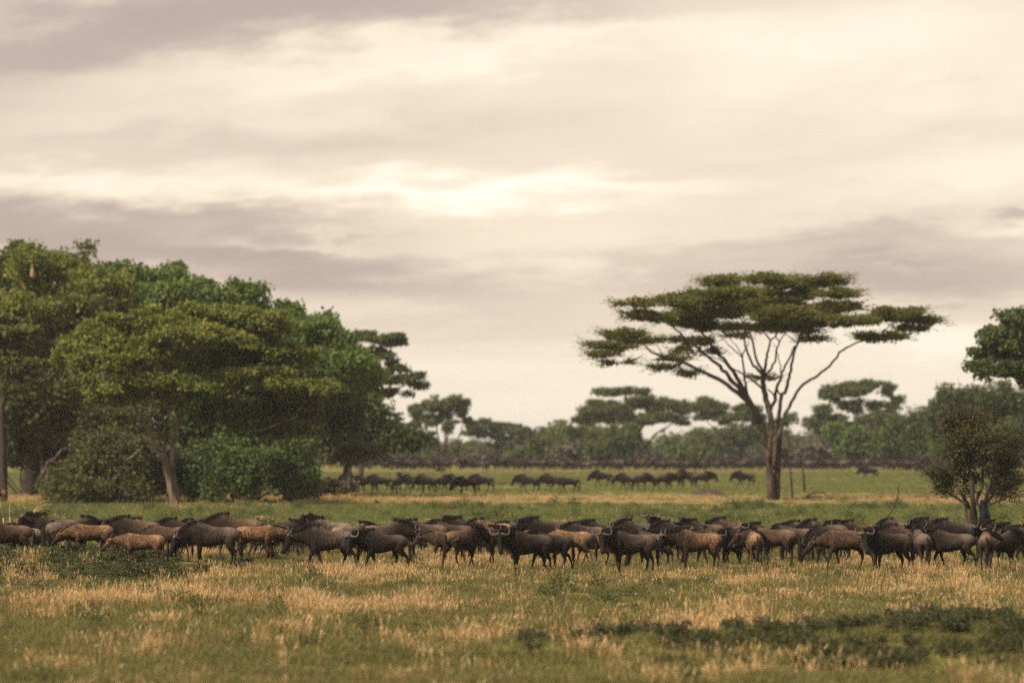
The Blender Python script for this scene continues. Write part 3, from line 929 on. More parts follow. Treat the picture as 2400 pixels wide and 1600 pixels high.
# ---- the umbrella thorn acacia
def umbrella_tree():
    D = 248.0
    base = base_at(1812, 1172, D)
    k = D / FPX
    L = [  # (points x,y,depth ; start radius px ; end radius px)
        ([(1808, 1176, 0), (1806, 1120, 0), (1803, 1075, 0), (1794, 1030, 0), (1784, 990, 0)], 14, 9),
        ([(1819, 1176, .3), (1821, 1120, .3), (1824, 1070, .3), (1827, 1020, .3), (1828, 985, .3)], 13, 8),
        ([(1800, 1080, -.4), (1806, 1030, -.3), (1806, 985, 0), (1800, 950, 0)], 8, 10),
        ([(1812, 1100, -.4), (1818, 1040, -.5), (1832, 1000, -.2)], 7, 7),
        ([(1786, 1000, 0), (1768, 962, .5), (1740, 930, 1), (1715, 910, 2), (1680, 886, 3), (1640, 868, 3.5), (1600, 850, 4), (1575, 840, 4), (1545, 833, 4.2), (1520, 819, 4.5), (1511, 806, 5), (1487, 800, 5), (1455, 806, 5), (1425, 822, 5)], 9, 1.2),
        ([(1511, 808, 4.6), (1506, 790, 4), (1495, 775, 3)], 3, 1), ([(1551, 834, 4), (1545, 815, 3), (1530, 800, 2)], 2, .8),
        ([(1600, 850, 4), (1570, 862, 4.4), (1540, 868, 5), (1520, 880, 5)], 2, .7),
        ([(1786, 995, 0), (1757, 950, -.5), (1737, 915, -1), (1715, 890, -2), (1693, 866, -2.5), (1687, 858, -2.5), (1668, 843, -3), (1648, 827, -3.5), (1628, 809, -4), (1603, 790, -4), (1585, 772, -4.5), (1558, 754, -5), (1520, 740, -5.5), (1480, 718, -6)], 8, 1.5),
        ([(1784, 985, 0), (1763, 950, 0), (1747, 921, 0), (1731, 893, 0), (1718, 869, 0), (1695, 842, 0), (1675, 820, .5), (1657, 795, 1), (1635, 768, 1.5), (1622, 745, 1.5), (1600, 722, 2)], 9, 2),
        ([(1790, 915, 0), (1768, 893, 1), (1752, 882, 1), (1725, 868, 1.5), (1702, 852, 1.5), (1675, 838, 2), (1640, 832, 3), (1610, 826, 3)], 4, .8),
        ([(1752, 925, 0), (1746, 890, -1), (1743, 862, -1.5), (1740, 835, -2), (1746, 820, -2), (1755, 800, -3)], 4.5, 1.5),
        ([(1740, 838, -2), (1716, 815, -2.5), (1692, 791, -3), (1675, 775, -3.5)], 2.2, .8), ([(1741, 838, -2), (1725, 812, -2.5), (1705, 790, -3)], 2, .8),
        ([(1800, 955, 0), (1794, 925, 0), (1789, 895, 0), (1790, 872, 0)], 10, 7.5),
        ([(1791, 885, 0), (1780, 868, -1), (1766, 856, -1.5), (1751, 827, -2.5), (1746, 800, -3), (1744, 772, -4), (1734, 741, -5), (1715, 715, -6)], 5.5, 1.5),
        ([(1791, 880, 0), (1783, 862, 1), (1773, 843, 2), (1764, 802, 3), (1753, 772, 4), (1742, 745, 5), (1735, 715, 6)], 5.5, 1.5),
        ([(1791, 880, 0), (1795, 850, 0), (1799, 830, -.5), (1805, 797, -1), (1790, 775, -1), (1775, 755, -2)], 5.5, 1.5),
        ([(1805, 797, -1), (1823, 781, -1.5), (1840, 750, -2)], 3, 1.5),
        ([(1793, 880, 0), (1805, 868, 1), (1816, 849, 1.5), (1820, 822, 2), (1826, 800, 2.5), (1838, 782, 3), (1850, 760, 4)], 4.5, 1.5),
        ([(1826, 800, 2.5), (1812, 775, 3), (1800, 750, 3)], 2.2, 1),
        ([(1806, 958, 0), (1817, 936, .5), (1819, 916, .8), (1824, 902, 1), (1831, 885, 1), (1832, 874, 1), (1846, 848, 1.5), (1857, 824, 2), (1863, 810, 2)], 6, 2.4),
        ([(1831, 885, 1), (1830, 865, .5), (1826, 845, 0), (1822, 825, 0), (1812, 805, 0)], 2.4, .8),
        ([(1800, 912, 0), (1812, 922, .5), (1818, 936, .6)], 2.5, 3),
        ([(1824, 992, .3), (1828, 958, 0), (1831, 932, 0), (1843, 912, 0), (1847, 893, 0), (1853, 868, 0), (1860, 830, -1), (1869, 804, -1.5), (1877, 783, -2), (1893, 768, -2.5), (1912, 755, -3), (1940, 745, -4)], 7, 1.8),
        ([(1831, 928, 0), (1822, 914, 0), (1820, 905, 0)], 3, 3),
        ([(1869, 804, -1.5), (1852, 790, -2), (1838, 780, -3)], 2.4, 1),
        ([(1832, 1000, 0), (1836, 985, 0), (1845, 962, 0), (1860, 935, 0), (1869, 917, 0), (1890, 895, .5), (1915, 880, 1), (1943, 858, 1), (1969, 826, 1.5), (1991, 811, 2), (2019, 799, 2), (2055, 793, 2), (2068, 779, 2), (2078, 768, 2), (2094, 758, 2.5), (2125, 748, 3), (2160, 755, 3)], 6, 1),
        ([(2055, 793, 2), (2085, 787, 2), (2110, 798, 2)], 2.2, .7),
        ([(1785, 1010, -.3), (1770, 985, -1), (1755, 965, -2), (1745, 940, -2.5)], 3.5, 1), ([(1800, 1050, -.3), (1780, 1030, -1), (1765, 1005, -1.5), (1750, 985, -2)], 2.5, .7),
        ([(1826, 1060, .2), (1840, 1050, 0), (1845, 1070, 0), (1840, 1095, 0)], 3, .8),
        ([(1716, 900, 2), (1706, 885, 2), (1700, 868, 2)], 2, .8),
    ]
    R = np.random.default_rng(11)
    mb = MB()
    ends = []
    for pts, a, b in L:
        W = catmull(px_path(pts, D), 3)
        n = len(W)
        W[1:-1] += R.normal(0, .025, (n - 2, 3))
        mb.tube(W, np.linspace(a, b, n) * k * .70, 8)
        ends.append(W)
    P = [  # foliage pads: x, y, rx, ry, depth offset, density
        (1690, 662, 42, 16, 2, .9), (1795, 655, 55, 11, -2, .9), (1925, 657, 62, 13, 1, 1), (1962, 690, 48, 8, -1, .9), (1860, 668, 60, 10, 3, .8),
        (1700, 690, 75, 15, -3, 1.1), (1838, 690, 90, 13, 4, .9), (1972, 722, 46, 10, 2, 1), (1735, 715, 95, 15, 3, 1.1),
        (1838, 740, 85, 19, -3, 1.2), (1950, 752, 70, 11, -2, 1.1), (2005, 755, 38, 7, -2, .9), (1590, 708, 62, 13, -3, 1), (1485, 713, 42, 5, -5, .8),
        (1520, 742, 58, 15, -4, 1.1), (1600, 748, 70, 17, 1, 1.2), (1660, 735, 70, 16, -1, 1.1), (1640, 765, 40, 8, 1, .6), (1905, 735, 60, 16, 2, 1.1),
        (1460, 783, 48, 9, 2, .9), (1445, 812, 52, 11, 5, .55), (1405, 808, 30, 4, 5, .5), (1450, 850, 30, 8, 5, .3), (1415, 832, 25, 8, 4, .3), (1590, 798, 50, 8, -2, .42), (1500, 800, 40, 9, 2, .6),
        (1630, 826, 50, 9, 2, .30), (1555, 862, 26, 9, 5, .45), (1614, 873, 14, 4, 3, .5), (1725, 787, 18, 4, -2, .9), (1635, 805, 22, 10, 0, .7), (1580, 840, 30, 6, 4, .3),
        (1905, 795, 24, 10, -2, .35), (1885, 775, 20, 6, -2, .5), (2110, 735, 52, 10, 2, 1.1), (2085, 750, 40, 10, 2, .9), (2165, 752, 34, 4, 3, .9), (2135, 772, 30, 5, 3, .35),
        (2050, 790, 40, 6, 2, .8), (2095, 790, 24, 5, 2, .4), (1790, 887, 16, 9, 0, .2), (1760, 765, 60, 9, 1, .5), (1700, 770, 30, 6, 2, .3), (1840, 768, 60, 9, -1, .7), (1815, 715, 60, 14, 0, 1), (1640, 700, 50, 12, 2, 1)]
    P = [(p[0], p[1], p[2], p[3] * 1.05) + tuple(p[4:]) for p in P]
    blobs = [px_blob(p, D, 0.62) for p in P]
    V, F, v = leaves(shatter(blobs, 8, .36, .50, R, 1.0), 80000, 0.108, clump=0.27, per=14, flat=0.42, elong=2.4, shell=0.60, upb=0.9, R=R, lsz=.75)
    V2, F2, v2 = leaves(blobs, 15000, 0.10, .16, 6, .5, 2.4, .8, .9, 0, R, .5)
    # twig tufts reaching out of each pad, the spiky outline of a thorn tree
    SV, SF, Sv = [], [], []
    nn = 0
    for b in blobs:
        m_ = int(50 + b[3] * 40 * b[6])
        for i in range(m_):
            th = R.uniform(0, 2 * np.pi); rr = R.uniform(.55, 1.0)
            c = np.array([b[0] + math.cos(th) * b[3] * rr, b[1] + math.sin(th) * b[4] * rr, b[2] + R.uniform(-.7, 1.0) * b[5] * (1.1 - rr * .6)])
            dr = np.array([math.cos(th), math.sin(th), R.uniform(-.25, .55)]); dr /= np.linalg.norm(dr)
            ln = R.uniform(.5, 1.5)
            sd = np.cross(dr, [0, 0, 1.0]); sd /= np.linalg.norm(sd)
            for q in range(7):
                f = q / 7.0
                p = c + dr * ln * f + R.normal(0, .05, 3)
                w = .065 * (1 - f * .8)
                an = R.uniform(0, 3.14)
                s2 = sd * math.cos(an) + np.array([0, 0, 1]) * math.sin(an)
                SV += [p - s2 * w, p + dr * .16, p + s2 * w, p - dr * .10]
                SF.append((nn, nn+1, nn+2, nn+3)); nn += 4
                Sv += [0.35 + .6 * f * R.random()] * 4
    tw = (M and 'umb', np.array(SV), np.array(SF), np.array(Sv))
    make_tree('umbrella_acacia', 'tall flat topped umbrella acacia with bare fanning limbs standing alone right of centre', 'tree', None, base, mb, 'bark',
              [('umb', V, F, v), ('umb', V2, F2, v2), tw])


umbrella_tree()


def px_tree(name, label, base, D, pads, mat, n, size, r0, bark='barkdark', group=TREES, limbs=None, clump=.5, flat=.6, per=22,
            depth=.7, shell=.45, stems=1, fork=.45, elong=1.6, upb=.6, cat='tree', extra=None, droop=0, seed=0, crown='crown', lsz=1.0, split=(6, .45, .45, .95)):
    R = np.random.default_rng(seed + int(base[0]) + int(D * 7))
    b = base_at(base[0], base[1], D)
    blobs = [px_blob(p, D, depth) for p in pads]
    if limbs:
        mb = MB(); k = D / FPX
        for pts, a, c in limbs:
            W = catmull(px_path(pts, D), 3); W[1:-1] += R.normal(0, .03, (len(W) - 2, 3))
            mb.tube(W, np.linspace(a, c, len(W)) * k, 9)
    else:
        mb = auto_limbs(b, blobs, r0, fork, stems, R)
    sets = []
    V, F, v = leaves(shatter(blobs, *split[:3], R, split[3]) if split else blobs, n, size, clump, per, flat, elong, shell, upb, droop, R, lsz)
    sets.append((mat, V, F, v))
    if split:                                             # loose sprays that feather the gaps and the outline
        V, F, v = leaves([b[:3] + (b[3] * 1.06, b[4] * 1.06, b[5] * 1.12) + tuple(b[6:]) for b in blobs], int(n * .22), size * .9, clump * .5, 7, flat, elong, .75, upb, droop, R, .5)
        sets.append((mat, V, F, v))
    for (m2, pads2, n2, s2, c2) in (extra or []):
        V, F, v = leaves(shatter([px_blob(p, D, depth) for p in pads2], *split[:3], R, split[3]) if split else [px_blob(p, D, depth) for p in pads2], n2, s2, c2, per, flat, elong, shell, upb, droop, R, lsz)
        sets.append((m2, V, F, v))
    return make_tree(name, label, cat, group, b, mb, bark, sets, crown)


def left_grove():
    # great brownish crown at the far left
    px_tree('broad_crowned_tree', 'huge dull green rounded tree at the left edge, tallest of the grove', (70, 1165), 266,
            [(70, 665, 90, 75, 0), (165, 672, 85, 78, 2), (235, 725, 75, 80, 0), (-30, 690, 90, 90, 0), (100, 780, 150, 100, -5), (20, 860, 130, 90, -3), (230, 830, 110, 80, -3), (-90, 860, 110, 120)],
            'brownleaf', 90000, .17, .6, clump=.42, flat=.75, depth=.9, shell=.33, split=(15, .34, .36, 1.02),
            extra=[('olive', [(80, 640, 80, 52, -4), (170, 650, 75, 55, -3), (240, 700, 60, 55, -4), (60, 730, 90, 45, -9)], 22000, .17, .45), ('darkleaf', [(100, 960, 160, 90, 3), (-60, 960, 120, 90, 3)], 15000, .22, .6)])
    R = np.random.default_rng(5)
    mb = MB()
    # dead twigs above the crown, far left
    px_tree('bare_topped_tree', 'thin tree with bare twiggy top poking above the crown at the far left', (5, 1160), 275,
            [(18, 598, 26, 16, 0), (40, 580, 10, 10), (112, 585, 7, 9), (0, 640, 30, 30)], 'brownleaf', 900, .2, .3, clump=.28, flat=.8, fork=.8)
    # sausage tree behind, with lumps of fresh green
    a = px_tree('sausage_tree', 'sausage tree with knobbly fresh green top behind the olive acacia', (330, 1165), 268,
            [(290, 645, 38, 38, 2), (262, 650, 20, 26), (378, 655, 52, 30, 3), (420, 668, 35, 22, 2), (330, 715, 95, 50, 0), (300, 790, 110, 70), (420, 790, 110, 70, 2)],
            'sausage', 48000, .19, .5, clump=.42, flat=.85, depth=.9, shell=.26, droop=.5, split=(15, .32, .38, 1.0),
            extra=[('farbright', [(450, 690, 75, 28, -5), (500, 715, 60, 30, -5), (400, 700, 70, 26, -6)], 15000, .20, .4)])
    b = px_tree('sausage_tree', 'sausage tree with glossy dark green crown sloping down to the right end of the grove', (700, 1160), 264,
            [(560, 700, 44, 30, 2), (590, 690, 16, 20), (640, 742, 58, 30, 0), (680, 735, 26, 26), (720, 785, 68, 42, 0), (785, 830, 72, 58, -2), (838, 880, 42, 55, 0), (740, 870, 110, 50, -5), (640, 830, 120, 75, 0), (800, 900, 70, 40, -4)],
            'sausage', 84000, .19, .6, clump=.42, flat=.9, depth=.85, shell=.26, droop=.5, seed=2, split=(16, .30, .36, 1.0),
            extra=[('farbright', [(700, 780, 70, 28, -6), (790, 860, 60, 36, -8)], 11000, .2, .4), ('farmid', [(640, 950, 150, 70, 4), (790, 960, 80, 50, 2), (540, 900, 140, 80, 4)], 17000, .24, .6)])
    fm = plain('sausage fruit', (0.30, 0.20, 0.11))
    for (root, D, pts) in ((a, 268, [(75, 636, -9)]), (b, 264, [(605, 875, -13), (697, 872, -13)])):
        for (x, y, dd) in pts:
            Y = D + dd
            c = np.array([wx(x, Y), Y, wz(y, Y)]) - np.array(root.location)
            f = MB(); f.tube(catmull([c + [0, 0, 1.0], c + [0, 0, .35], c + [.03, 0, .0], c + [.02, 0, -.35], c + [0, 0, -.42]], 3), np.interp(np.linspace(0, 1, 13), [0, .25, .45, .7, .92, 1], [.015, .02, .13, .16, .12, .03]), 8)
            link('fruit', f.mesh('fruit', fm), root)
    # interior shade trees
    px_tree('shade_tree', 'dark drab tree filling the shade between the left edge and the olive acacia', (200, 1150), 258,
            [(60, 980, 120, 70, 3), (160, 930, 120, 60, 0), (260, 960, 110, 70, 2), (40, 1050, 70, 30, 8, .5), (330, 1020, 100, 50, 4), (420, 905, 90, 60, 9), (350, 900, 80, 50, 8), (500, 930, 90, 60, 9)], 'darkleaf', 32000, .22, .3, clump=.6, flat=.9, depth=.6, shell=.4)
    px_tree('flat_layered_tree', 'dark tree in flat layers half out of frame at the left edge', (8, 1180), 240,
            [(10, 780, 90, 14, 0), (60, 810, 80, 12, 1), (-20, 830, 90, 16), (50, 850, 90, 14, -1), (90, 880, 50, 10), (0, 745, 70, 12, 2), (60, 905, 50, 10)],
            'brownleaf', 11000, .22, .35, clump=.38, flat=.35, limbs=[([(5, 1190), (8, 1100), (3, 1000), (10, 930), (50, 880), (110, 850)], 10, 3), ([(5, 990), (-30, 900), (-60, 830)], 6, 2), ([(10, 930), (20, 860), (10, 800)], 5, 2)], bark='barkdark')
    # the olive acacia in front
    lm = [([(407, 1192, 0), (404, 1160, 0), (396, 1120, 0), (389, 1085, 0), (380, 1060, 0)], 17, 13),
          ([(414, 1192, .2), (412, 1150, .2), (406, 1110, .2), (405, 1070, 0), (406, 1030, 0)], 13, 10),
          ([(384, 1075, 0), (362, 1040, 0), (348, 1005, 0), (325, 970, .5), (300, 925, 1), (262, 895, 1), (230, 860, 1)], 10, 2),
          ([(372, 1055, 0), (345, 1040, -1), (315, 1065, -2), (290, 1080, -2.5)], 5, 2),
          ([(404, 1040, 0), (415, 985, 0), (412, 955, 0), (398, 940, 0), (372, 915, -.5), (350, 885, -1), (325, 865, -2), (290, 845, -3), (230, 820, -4)], 9, 2.5),
          ([(406, 1010, 0), (430, 950, 1), (440, 900, 1), (450, 850, 2), (455, 790, 2)], 7, 2), ([(415, 985, 0), (455, 940, -1), (500, 905, -2), (560, 870, -3), (620, 850, -4)], 6, 2),
          ([(408, 1078, 0), (440, 1068, 0), (468, 1060, 0), (485, 1035, 0), (500, 1012, 0), (560, 1012, -.5), (620, 1005, -1), (700, 975, -2)], 6, 2),
          ([(372, 915, -.5), (380, 860, 0), (360, 800, 0), (340, 770, 0)], 5, 1.5), ([(440, 900, 1), (490, 830, 2), (540, 790, 3), (600, 770, 4)], 4, 1.5),
          ([(398, 940, 0), (420, 880, -2), (400, 820, -3), (410, 760, -3)], 4, 1.2)]
    lm = [(p_, a_ * .58, c_ * .6) for (p_, a_, c_) in lm]
    px_tree('olive_acacia', 'spreading olive green acacia with pale scarred trunk in front of the grove', (408, 1188), 224,
            [(300, 775, 110, 28, 0, 1.1), (400, 745, 120, 24, -1, 1.1), (520, 742, 120, 24, 1, 1.1), (620, 765, 90, 26, 0), (230, 800, 80, 26, -2, 1.1), (190, 838, 55, 28, -1), (250, 840, 90, 26, -4, .8),
             (330, 815, 90, 26, -3, .9), (460, 790, 110, 26, -4, .55), (430, 850, 60, 26, 0, .5), (570, 820, 110, 28, 0, .5), (680, 830, 70, 26, 2, .7)],
            'olive', 76000, .125, 1, bark='barkpale', group=None, limbs=lm, clump=.30, flat=.45, depth=.55, shell=.5, elong=1.9, split=(14, .30, .40, 1.15), lsz=.8,
            extra=[('olive', [(300, 905, 85, 22, -3), (350, 890, 60, 16, -3), (520, 900, 80, 22, -3), (600, 885, 90, 18, -3), (690, 905, 90, 12, 0), (440, 950, 50, 22, -2, .6), (260, 930, 60, 20, -2, .8)], 22000, .13, .34),
                   ('brownleaf', [(560, 960, 130, 40, 1), (650, 1000, 100, 28, 1), (500, 880, 140, 60, 4), (400, 830, 150, 50, 5), (330, 990, 70, 40, 3, .6), (720, 950, 60, 40, 2), (220, 900, 50, 50, 3)], 30000, .16, .45),
                   ('brownleaf', [(520, 810, 110, 40, 3), (480, 860, 90, 40, 3), (620, 850, 80, 40, 4)], 12000, .15, .45)])
    # bushes at the foot
    px_tree('drooping_shrub', 'dark brownish green thicket drooping to the ground left of the pale trunk', (260, 1176), 238,
            [(190, 1110, 80, 48, 0), (270, 1080, 100, 75, 0), (335, 1110, 60, 55, 1), (240, 1020, 80, 50, 3), (150, 1130, 60, 35, 0), (310, 1010, 50, 50, 4), (210, 1140, 110, 28, -2)],
            'darkleaf', 34000, .15, .25, clump=.4, flat=1, depth=.6, shell=.4, droop=1, cat='shrub', stems=3, group=None)
    px_tree('green_shrub', 'bright green leafy thicket right of the pale trunk, reaching the grass', (560, 1174), 240,
            [(470, 1095, 50, 55, 0), (540, 1070, 70, 60, 0), (600, 1105, 75, 50, -2), (680, 1095, 62, 60, 0), (640, 1040, 90, 45, 2), (450, 1040, 40, 40, 3), (710, 1130, 30, 30, -1), (520, 1130, 60, 30, -2), (440, 1130, 40, 30, 0)],
            'greenshrub', 50000, .15, .25, clump=.36, flat=1, depth=.6, shell=.38, droop=.8, cat='shrub', stems=3, group=None, seed=4,
            extra=[('farmid', [(480, 1000, 60, 40, 3), (600, 1010, 90, 30, 4), (700, 1040, 50, 40, 2)], 7000, .22, .45)])
    px_tree('edge_undergrowth', 'dark leafy undergrowth at the left edge under the huge dull green tree', (60, 1150), 272,
            [(30, 1040, 60, 40, 0), (110, 1050, 60, 36, 1), (70, 1010, 70, 40, 2), (150, 1080, 40, 26, 0), (-20, 1060, 40, 36, 0)], 'greenshrub', 15000, .2, .2, clump=.4, flat=.9, depth=.6, cat='shrub', stems=2, group=None)
    # leaning old trunk at the left
    m2 = MB(); k = 245 / FPX
    W = catmull(px_path([(85, 1150), (92, 1122), (104, 1108), (112, 1084), (130, 1074), (146, 1052), (164, 1050), (172, 1026), (190, 995)], 245), 2)
    m2.tube(W, np.linspace(6, 2, len(W)) * k, 8)
    W = catmull(px_path([(120, 1078), (135, 1085), (160, 1072)], 245), 3); m2.tube(W, np.linspace(5, 1.5, len(W)) * k, 6)
    b0 = base_at(85, 1150, 245)
    make_tree('leaning_dead_tree', 'thick leaning bare trunk at the left of the grove', 'tree', None, b0, m2, 'bark', None)


left_grove()


def mid_trees():
    px_tree('shade_tree', 'dark grey green tree under the right end of the sausage tree crown', (800, 1130), 305,
            [(800, 985, 80, 40), (860, 960, 60, 34), (760, 1010, 60, 40), (900, 1015, 60, 26), (950, 1035, 50, 22), (870, 1045, 60, 14, 0, .4), (780, 1060, 40, 30, 0, .6)],
            'farleaf', 22000, .22, .3, clump=.55, flat=.7, depth=.6)
    px_tree('airy_acacia', 'airy acacia with gappy layered crown leaning out right of the grove', (840, 1120), 335,
            [(830, 790, 48, 14), (890, 803, 40, 10), (920, 795, 22, 8), (850, 825, 55, 14, 2, .6), (905, 838, 34, 10, 0, .7), (915, 862, 30, 9, 0, .7), (870, 885, 50, 12, 0, .6), (940, 888, 34, 10, 0, .8), (965, 900, 24, 14, 0, .7), (900, 925, 50, 10, 0, .4), (840, 930, 50, 20), (930, 985, 40, 16), (880, 975, 40, 12)],
            'farleaf', 17000, .16, .24, clump=.36, flat=.45, bark='bark', depth=.6, elong=2, lsz=.8, split=(7, .42, .6, 1.5),
            limbs=[([(845, 1130), (846, 1080), (850, 1030), (858, 990), (870, 940), (890, 900), (905, 870), (925, 845)], 7, 1.5), ([(850, 1020), (835, 960), (845, 900), (860, 850), (850, 810)], 5, 1.2), ([(870, 940), (910, 920), (945, 905), (965, 895)], 3, 1), ([(860, 850), (885, 825), (915, 800)], 2, .8), ([(850, 1030), (890, 1000), (930, 985)], 3, 1)])
    px_tree('multi_stemmed_tree', 'vase shaped airy tree with many pale bare stems', (1032, 1100), 485,
            [(1000, 958, 32, 14), (1066, 945, 28, 15), (1032, 948, 26, 12), (978, 998, 20, 10, 0, .7), (1082, 975, 18, 16, 0, .8), (1040, 978, 30, 10, 0, .5), (1088, 950, 12, 12), (1010, 985, 26, 14, 0, .7), (968, 970, 16, 10, 0, .6), (1064, 1000, 24, 12, 0, .5), (1100, 1000, 14, 16, 0, .5), (1000, 1030, 30, 20, 0, .4), (1070, 1050, 30, 20, 0, .4)],
            'farleaf', 8500, .24, .2, clump=.42, flat=.7, bark='bark', depth=.8, group=TREES, split=(6, .40, .45, 1.2), lsz=.7,
            limbs=[([(1030, 1108), (1018, 1060), (1002, 1010), (990, 960)], 3.2, .8), ([(1032, 1108), (1028, 1040), (1022, 990), (1010, 950)], 3.2, .8), ([(1034, 1108), (1042, 1050), (1056, 990), (1072, 945)], 3.2, .8),
                   ([(1036, 1108), (1060, 1060), (1080, 1010), (1092, 965)], 2.6, .8), ([(1028, 1108), (1002, 1070), (980, 1030), (966, 985)], 2.6, .7), ([(1008, 1020), (990, 985), (975, 960)], 1.6, .5), ([(1044, 1045), (1042, 990), (1036, 945)], 2, .6)])
    px_tree('flat_topped_acacia', 'small flat topped acacia on the horizon between vase shaped tree and far grove', (1165, 1095), 600,
            [(1150, 1000, 62, 10), (1190, 1010, 45, 10), (1110, 1015, 34, 9), (1165, 1025, 55, 10), (1210, 1000, 20, 7), (1150, 990, 40, 6)], 'farleaf', 8500, .30, .28, clump=.5, flat=.4, depth=.7, lsz=.7, fork=.5)
    px_tree('broad_flat_acacia', 'broad dark flat topped acacia on the horizon left of the tall umbrella acacia', (1500, 1100), 540,
            [(1440, 922, 55, 7, 0, .9), (1490, 918, 30, 6), (1395, 945, 36, 8, 0, .7), (1545, 945, 85, 14), (1600, 955, 50, 12), (1470, 955, 80, 13), (1420, 975, 70, 16), (1490, 985, 80, 16), (1370, 985, 40, 12, 0, .7), (1560, 985, 60, 10), (1350, 1010, 40, 12, 0, .5)],
            'farleaf', 24000, .26, .35, clump=.55, flat=.45, depth=.7, lsz=.8, split=(12, .40, .55, 1.0), fork=.42,
            limbs=[([(1495, 1108), (1496, 1060), (1492, 1020), (1470, 985), (1440, 940)], 9, 2), ([(1498, 1060), (1522, 1036), (1535, 1018), (1562, 1002), (1584, 985), (1610, 975)], 3.2, 1), ([(1492, 1020), (1520, 980), (1560, 950)], 5, 1.5), ([(1492, 1020), (1440, 1000), (1400, 960)], 4, 1)])
    px_tree('green_bush_tree', 'round mid green bush under the broad dark flat topped acacia', (1450, 1100), 515,
            [(1450, 1045, 45, 40), (1480, 1020, 36, 30), (1420, 1060, 36, 26)], 'farmid', 7000, .30, .2, clump=.6, flat=.9, cat='shrub', stems=2)
    px_tree('horizon_acacia', 'dark layered acacia just behind the umbrella acacia trunk, left side', (1735, 1100), 560,
            [(1660, 955, 50, 16), (1720, 960, 50, 18), (1700, 985, 70, 14), (1770, 965, 40, 16), (1740, 1020, 60, 22), (1690, 1030, 50, 20), (1790, 1000, 40, 20), (1840, 985, 30, 18, 0, .7)],
            'farleaf', 16000, .30, .3, clump=.5, flat=.5, depth=.7, lsz=.65)
    px_tree('round_airy_tree', 'tall round airy tree on the horizon right of the umbrella acacia', (2010, 1100), 560,
            [(2010, 905, 70, 16, 0, .8), (1960, 925, 40, 22, 0, .8), (2060, 930, 46, 24, 0, .8), (1990, 955, 50, 18, 0, .6), (1930, 975, 46, 16, 0, .8), (2100, 955, 40, 16, 0, .6), (1980, 1000, 90, 26), (2060, 1000, 70, 30), (1910, 995, 36, 14, 0, .7), (2050, 965, 36, 14, 0, .7)],
            'farleaf', 22000, .28, .35, clump=.5, flat=.6, depth=.8, lsz=.8, split=(7, .36, .35, 1.1), fork=.35)
    px_tree('bright_bush_tree', 'bright green bush below the round airy tree', (1980, 1102), 520,
            [(1985, 1030, 48, 30), (1955, 1015, 26, 18), (2010, 1050, 40, 26)], 'farbright', 7500, .30, .2, clump=.55, flat=.9, cat='shrub', stems=2)
    px_tree('green_thicket_tree', 'mid green bushy tree between round airy tree and far right grove', (2130, 1102), 500,
            [(2150, 1010, 46, 34), (2110, 1040, 50, 40), (2180, 1000, 50, 40), (2080, 1050, 36, 32)], 'farmid', 13000, .30, .25, clump=.6, flat=.9, cat='tree', stems=2)
    px_tree('dense_green_tree', 'dense rounded green tree behind the twiggy brown bush at the right', (2330, 1110), 400,
            [(2250, 950, 60, 34), (2320, 945, 80, 40), (2400, 960, 80, 50), (2220, 1000, 60, 44), (2320, 1020, 100, 50), (2420, 1040, 80, 50), (2200, 1050, 50, 36), (2190, 965, 30, 20, 0, .8)],
            'farmid', 34000, .26, .4, clump=.55, flat=.9, depth=.8, shell=.35)
    px_tree('leafy_edge_tree', 'near leafy green tree cut off by the right edge of the frame', (2470, 1180), 232,
            [(2400, 745, 60, 26, 0), (2370, 775, 60, 24, 1), (2330, 790, 46, 18, 0), (2400, 820, 90, 34, 0), (2320, 835, 50, 20, 1), (2295, 855, 28, 10, 0), (2380, 865, 80, 20, -1), (2330, 870, 36, 8, 0, .6), (2410, 890, 50, 10, 0, .8), (2470, 780, 80, 80), (2355, 735, 24, 12, 0, .6)],
            'farmid', 24000, .15, .35, clump=.32, flat=.55, lsz=.8, split=(12, .36, .38, 1.05), bark='bark', depth=.7, seed=3, elong=1.8,
            limbs=[([(2480, 1195), (2478, 1080), (2470, 980), (2450, 900), (2400, 850), (2350, 820)], 12, 3), ([(2465, 960), (2430, 900), (2370, 880), (2330, 862)], 6, 1.5), ([(2450, 900), (2440, 830), (2410, 770)], 6, 2)])
    # twiggy bush tree behind the herd at the right
    R = np.random.default_rng(31)
    D = 158.0; k = D / FPX
    base = base_at(2285, 1252, D)
    mb = MB()
    st = [([(2276, 1262), (2272, 1215), (2268, 1180), (2250, 1150), (2225, 1110)], 8, 2), ([(2288, 1262), (2286, 1215), (2280, 1170), (2275, 1110), (2262, 1050), (2245, 1010)], 8, 1.5),
          ([(2296, 1262), (2300, 1215), (2308, 1180), (2320, 1130), (2330, 1070)], 8, 2), ([(2292, 1240), (2310, 1200), (2318, 1170), (2345, 1140), (2375, 1120)], 5, 1.5),
          ([(2280, 1190), (2300, 1140), (2305, 1080), (2300, 1020), (2310, 985)], 5, 1), ([(2268, 1185), (2240, 1165), (2205, 1140), (2190, 1100)], 4, 1),
          ([(2300, 1200), (2290, 1170), (2296, 1150)], 4, 2), ([(2278, 1250), (2262, 1200), (2262, 1150)], 4, 1.5), ([(2308, 1185), (2340, 1175), (2370, 1160), (2390, 1140)], 3, .8)]
    for pts, a, c in st:
        pts = [(p[0], p[1], R.normal(0, .25) * (i > 1)) for i, p in enumerate(pts)]
        W = catmull(px_path(pts, D), 3); W[1:-1] += R.normal(0, .02, (len(W) - 2, 3)); mb.tube(W, np.linspace(a, c, len(W)) * k, 8)
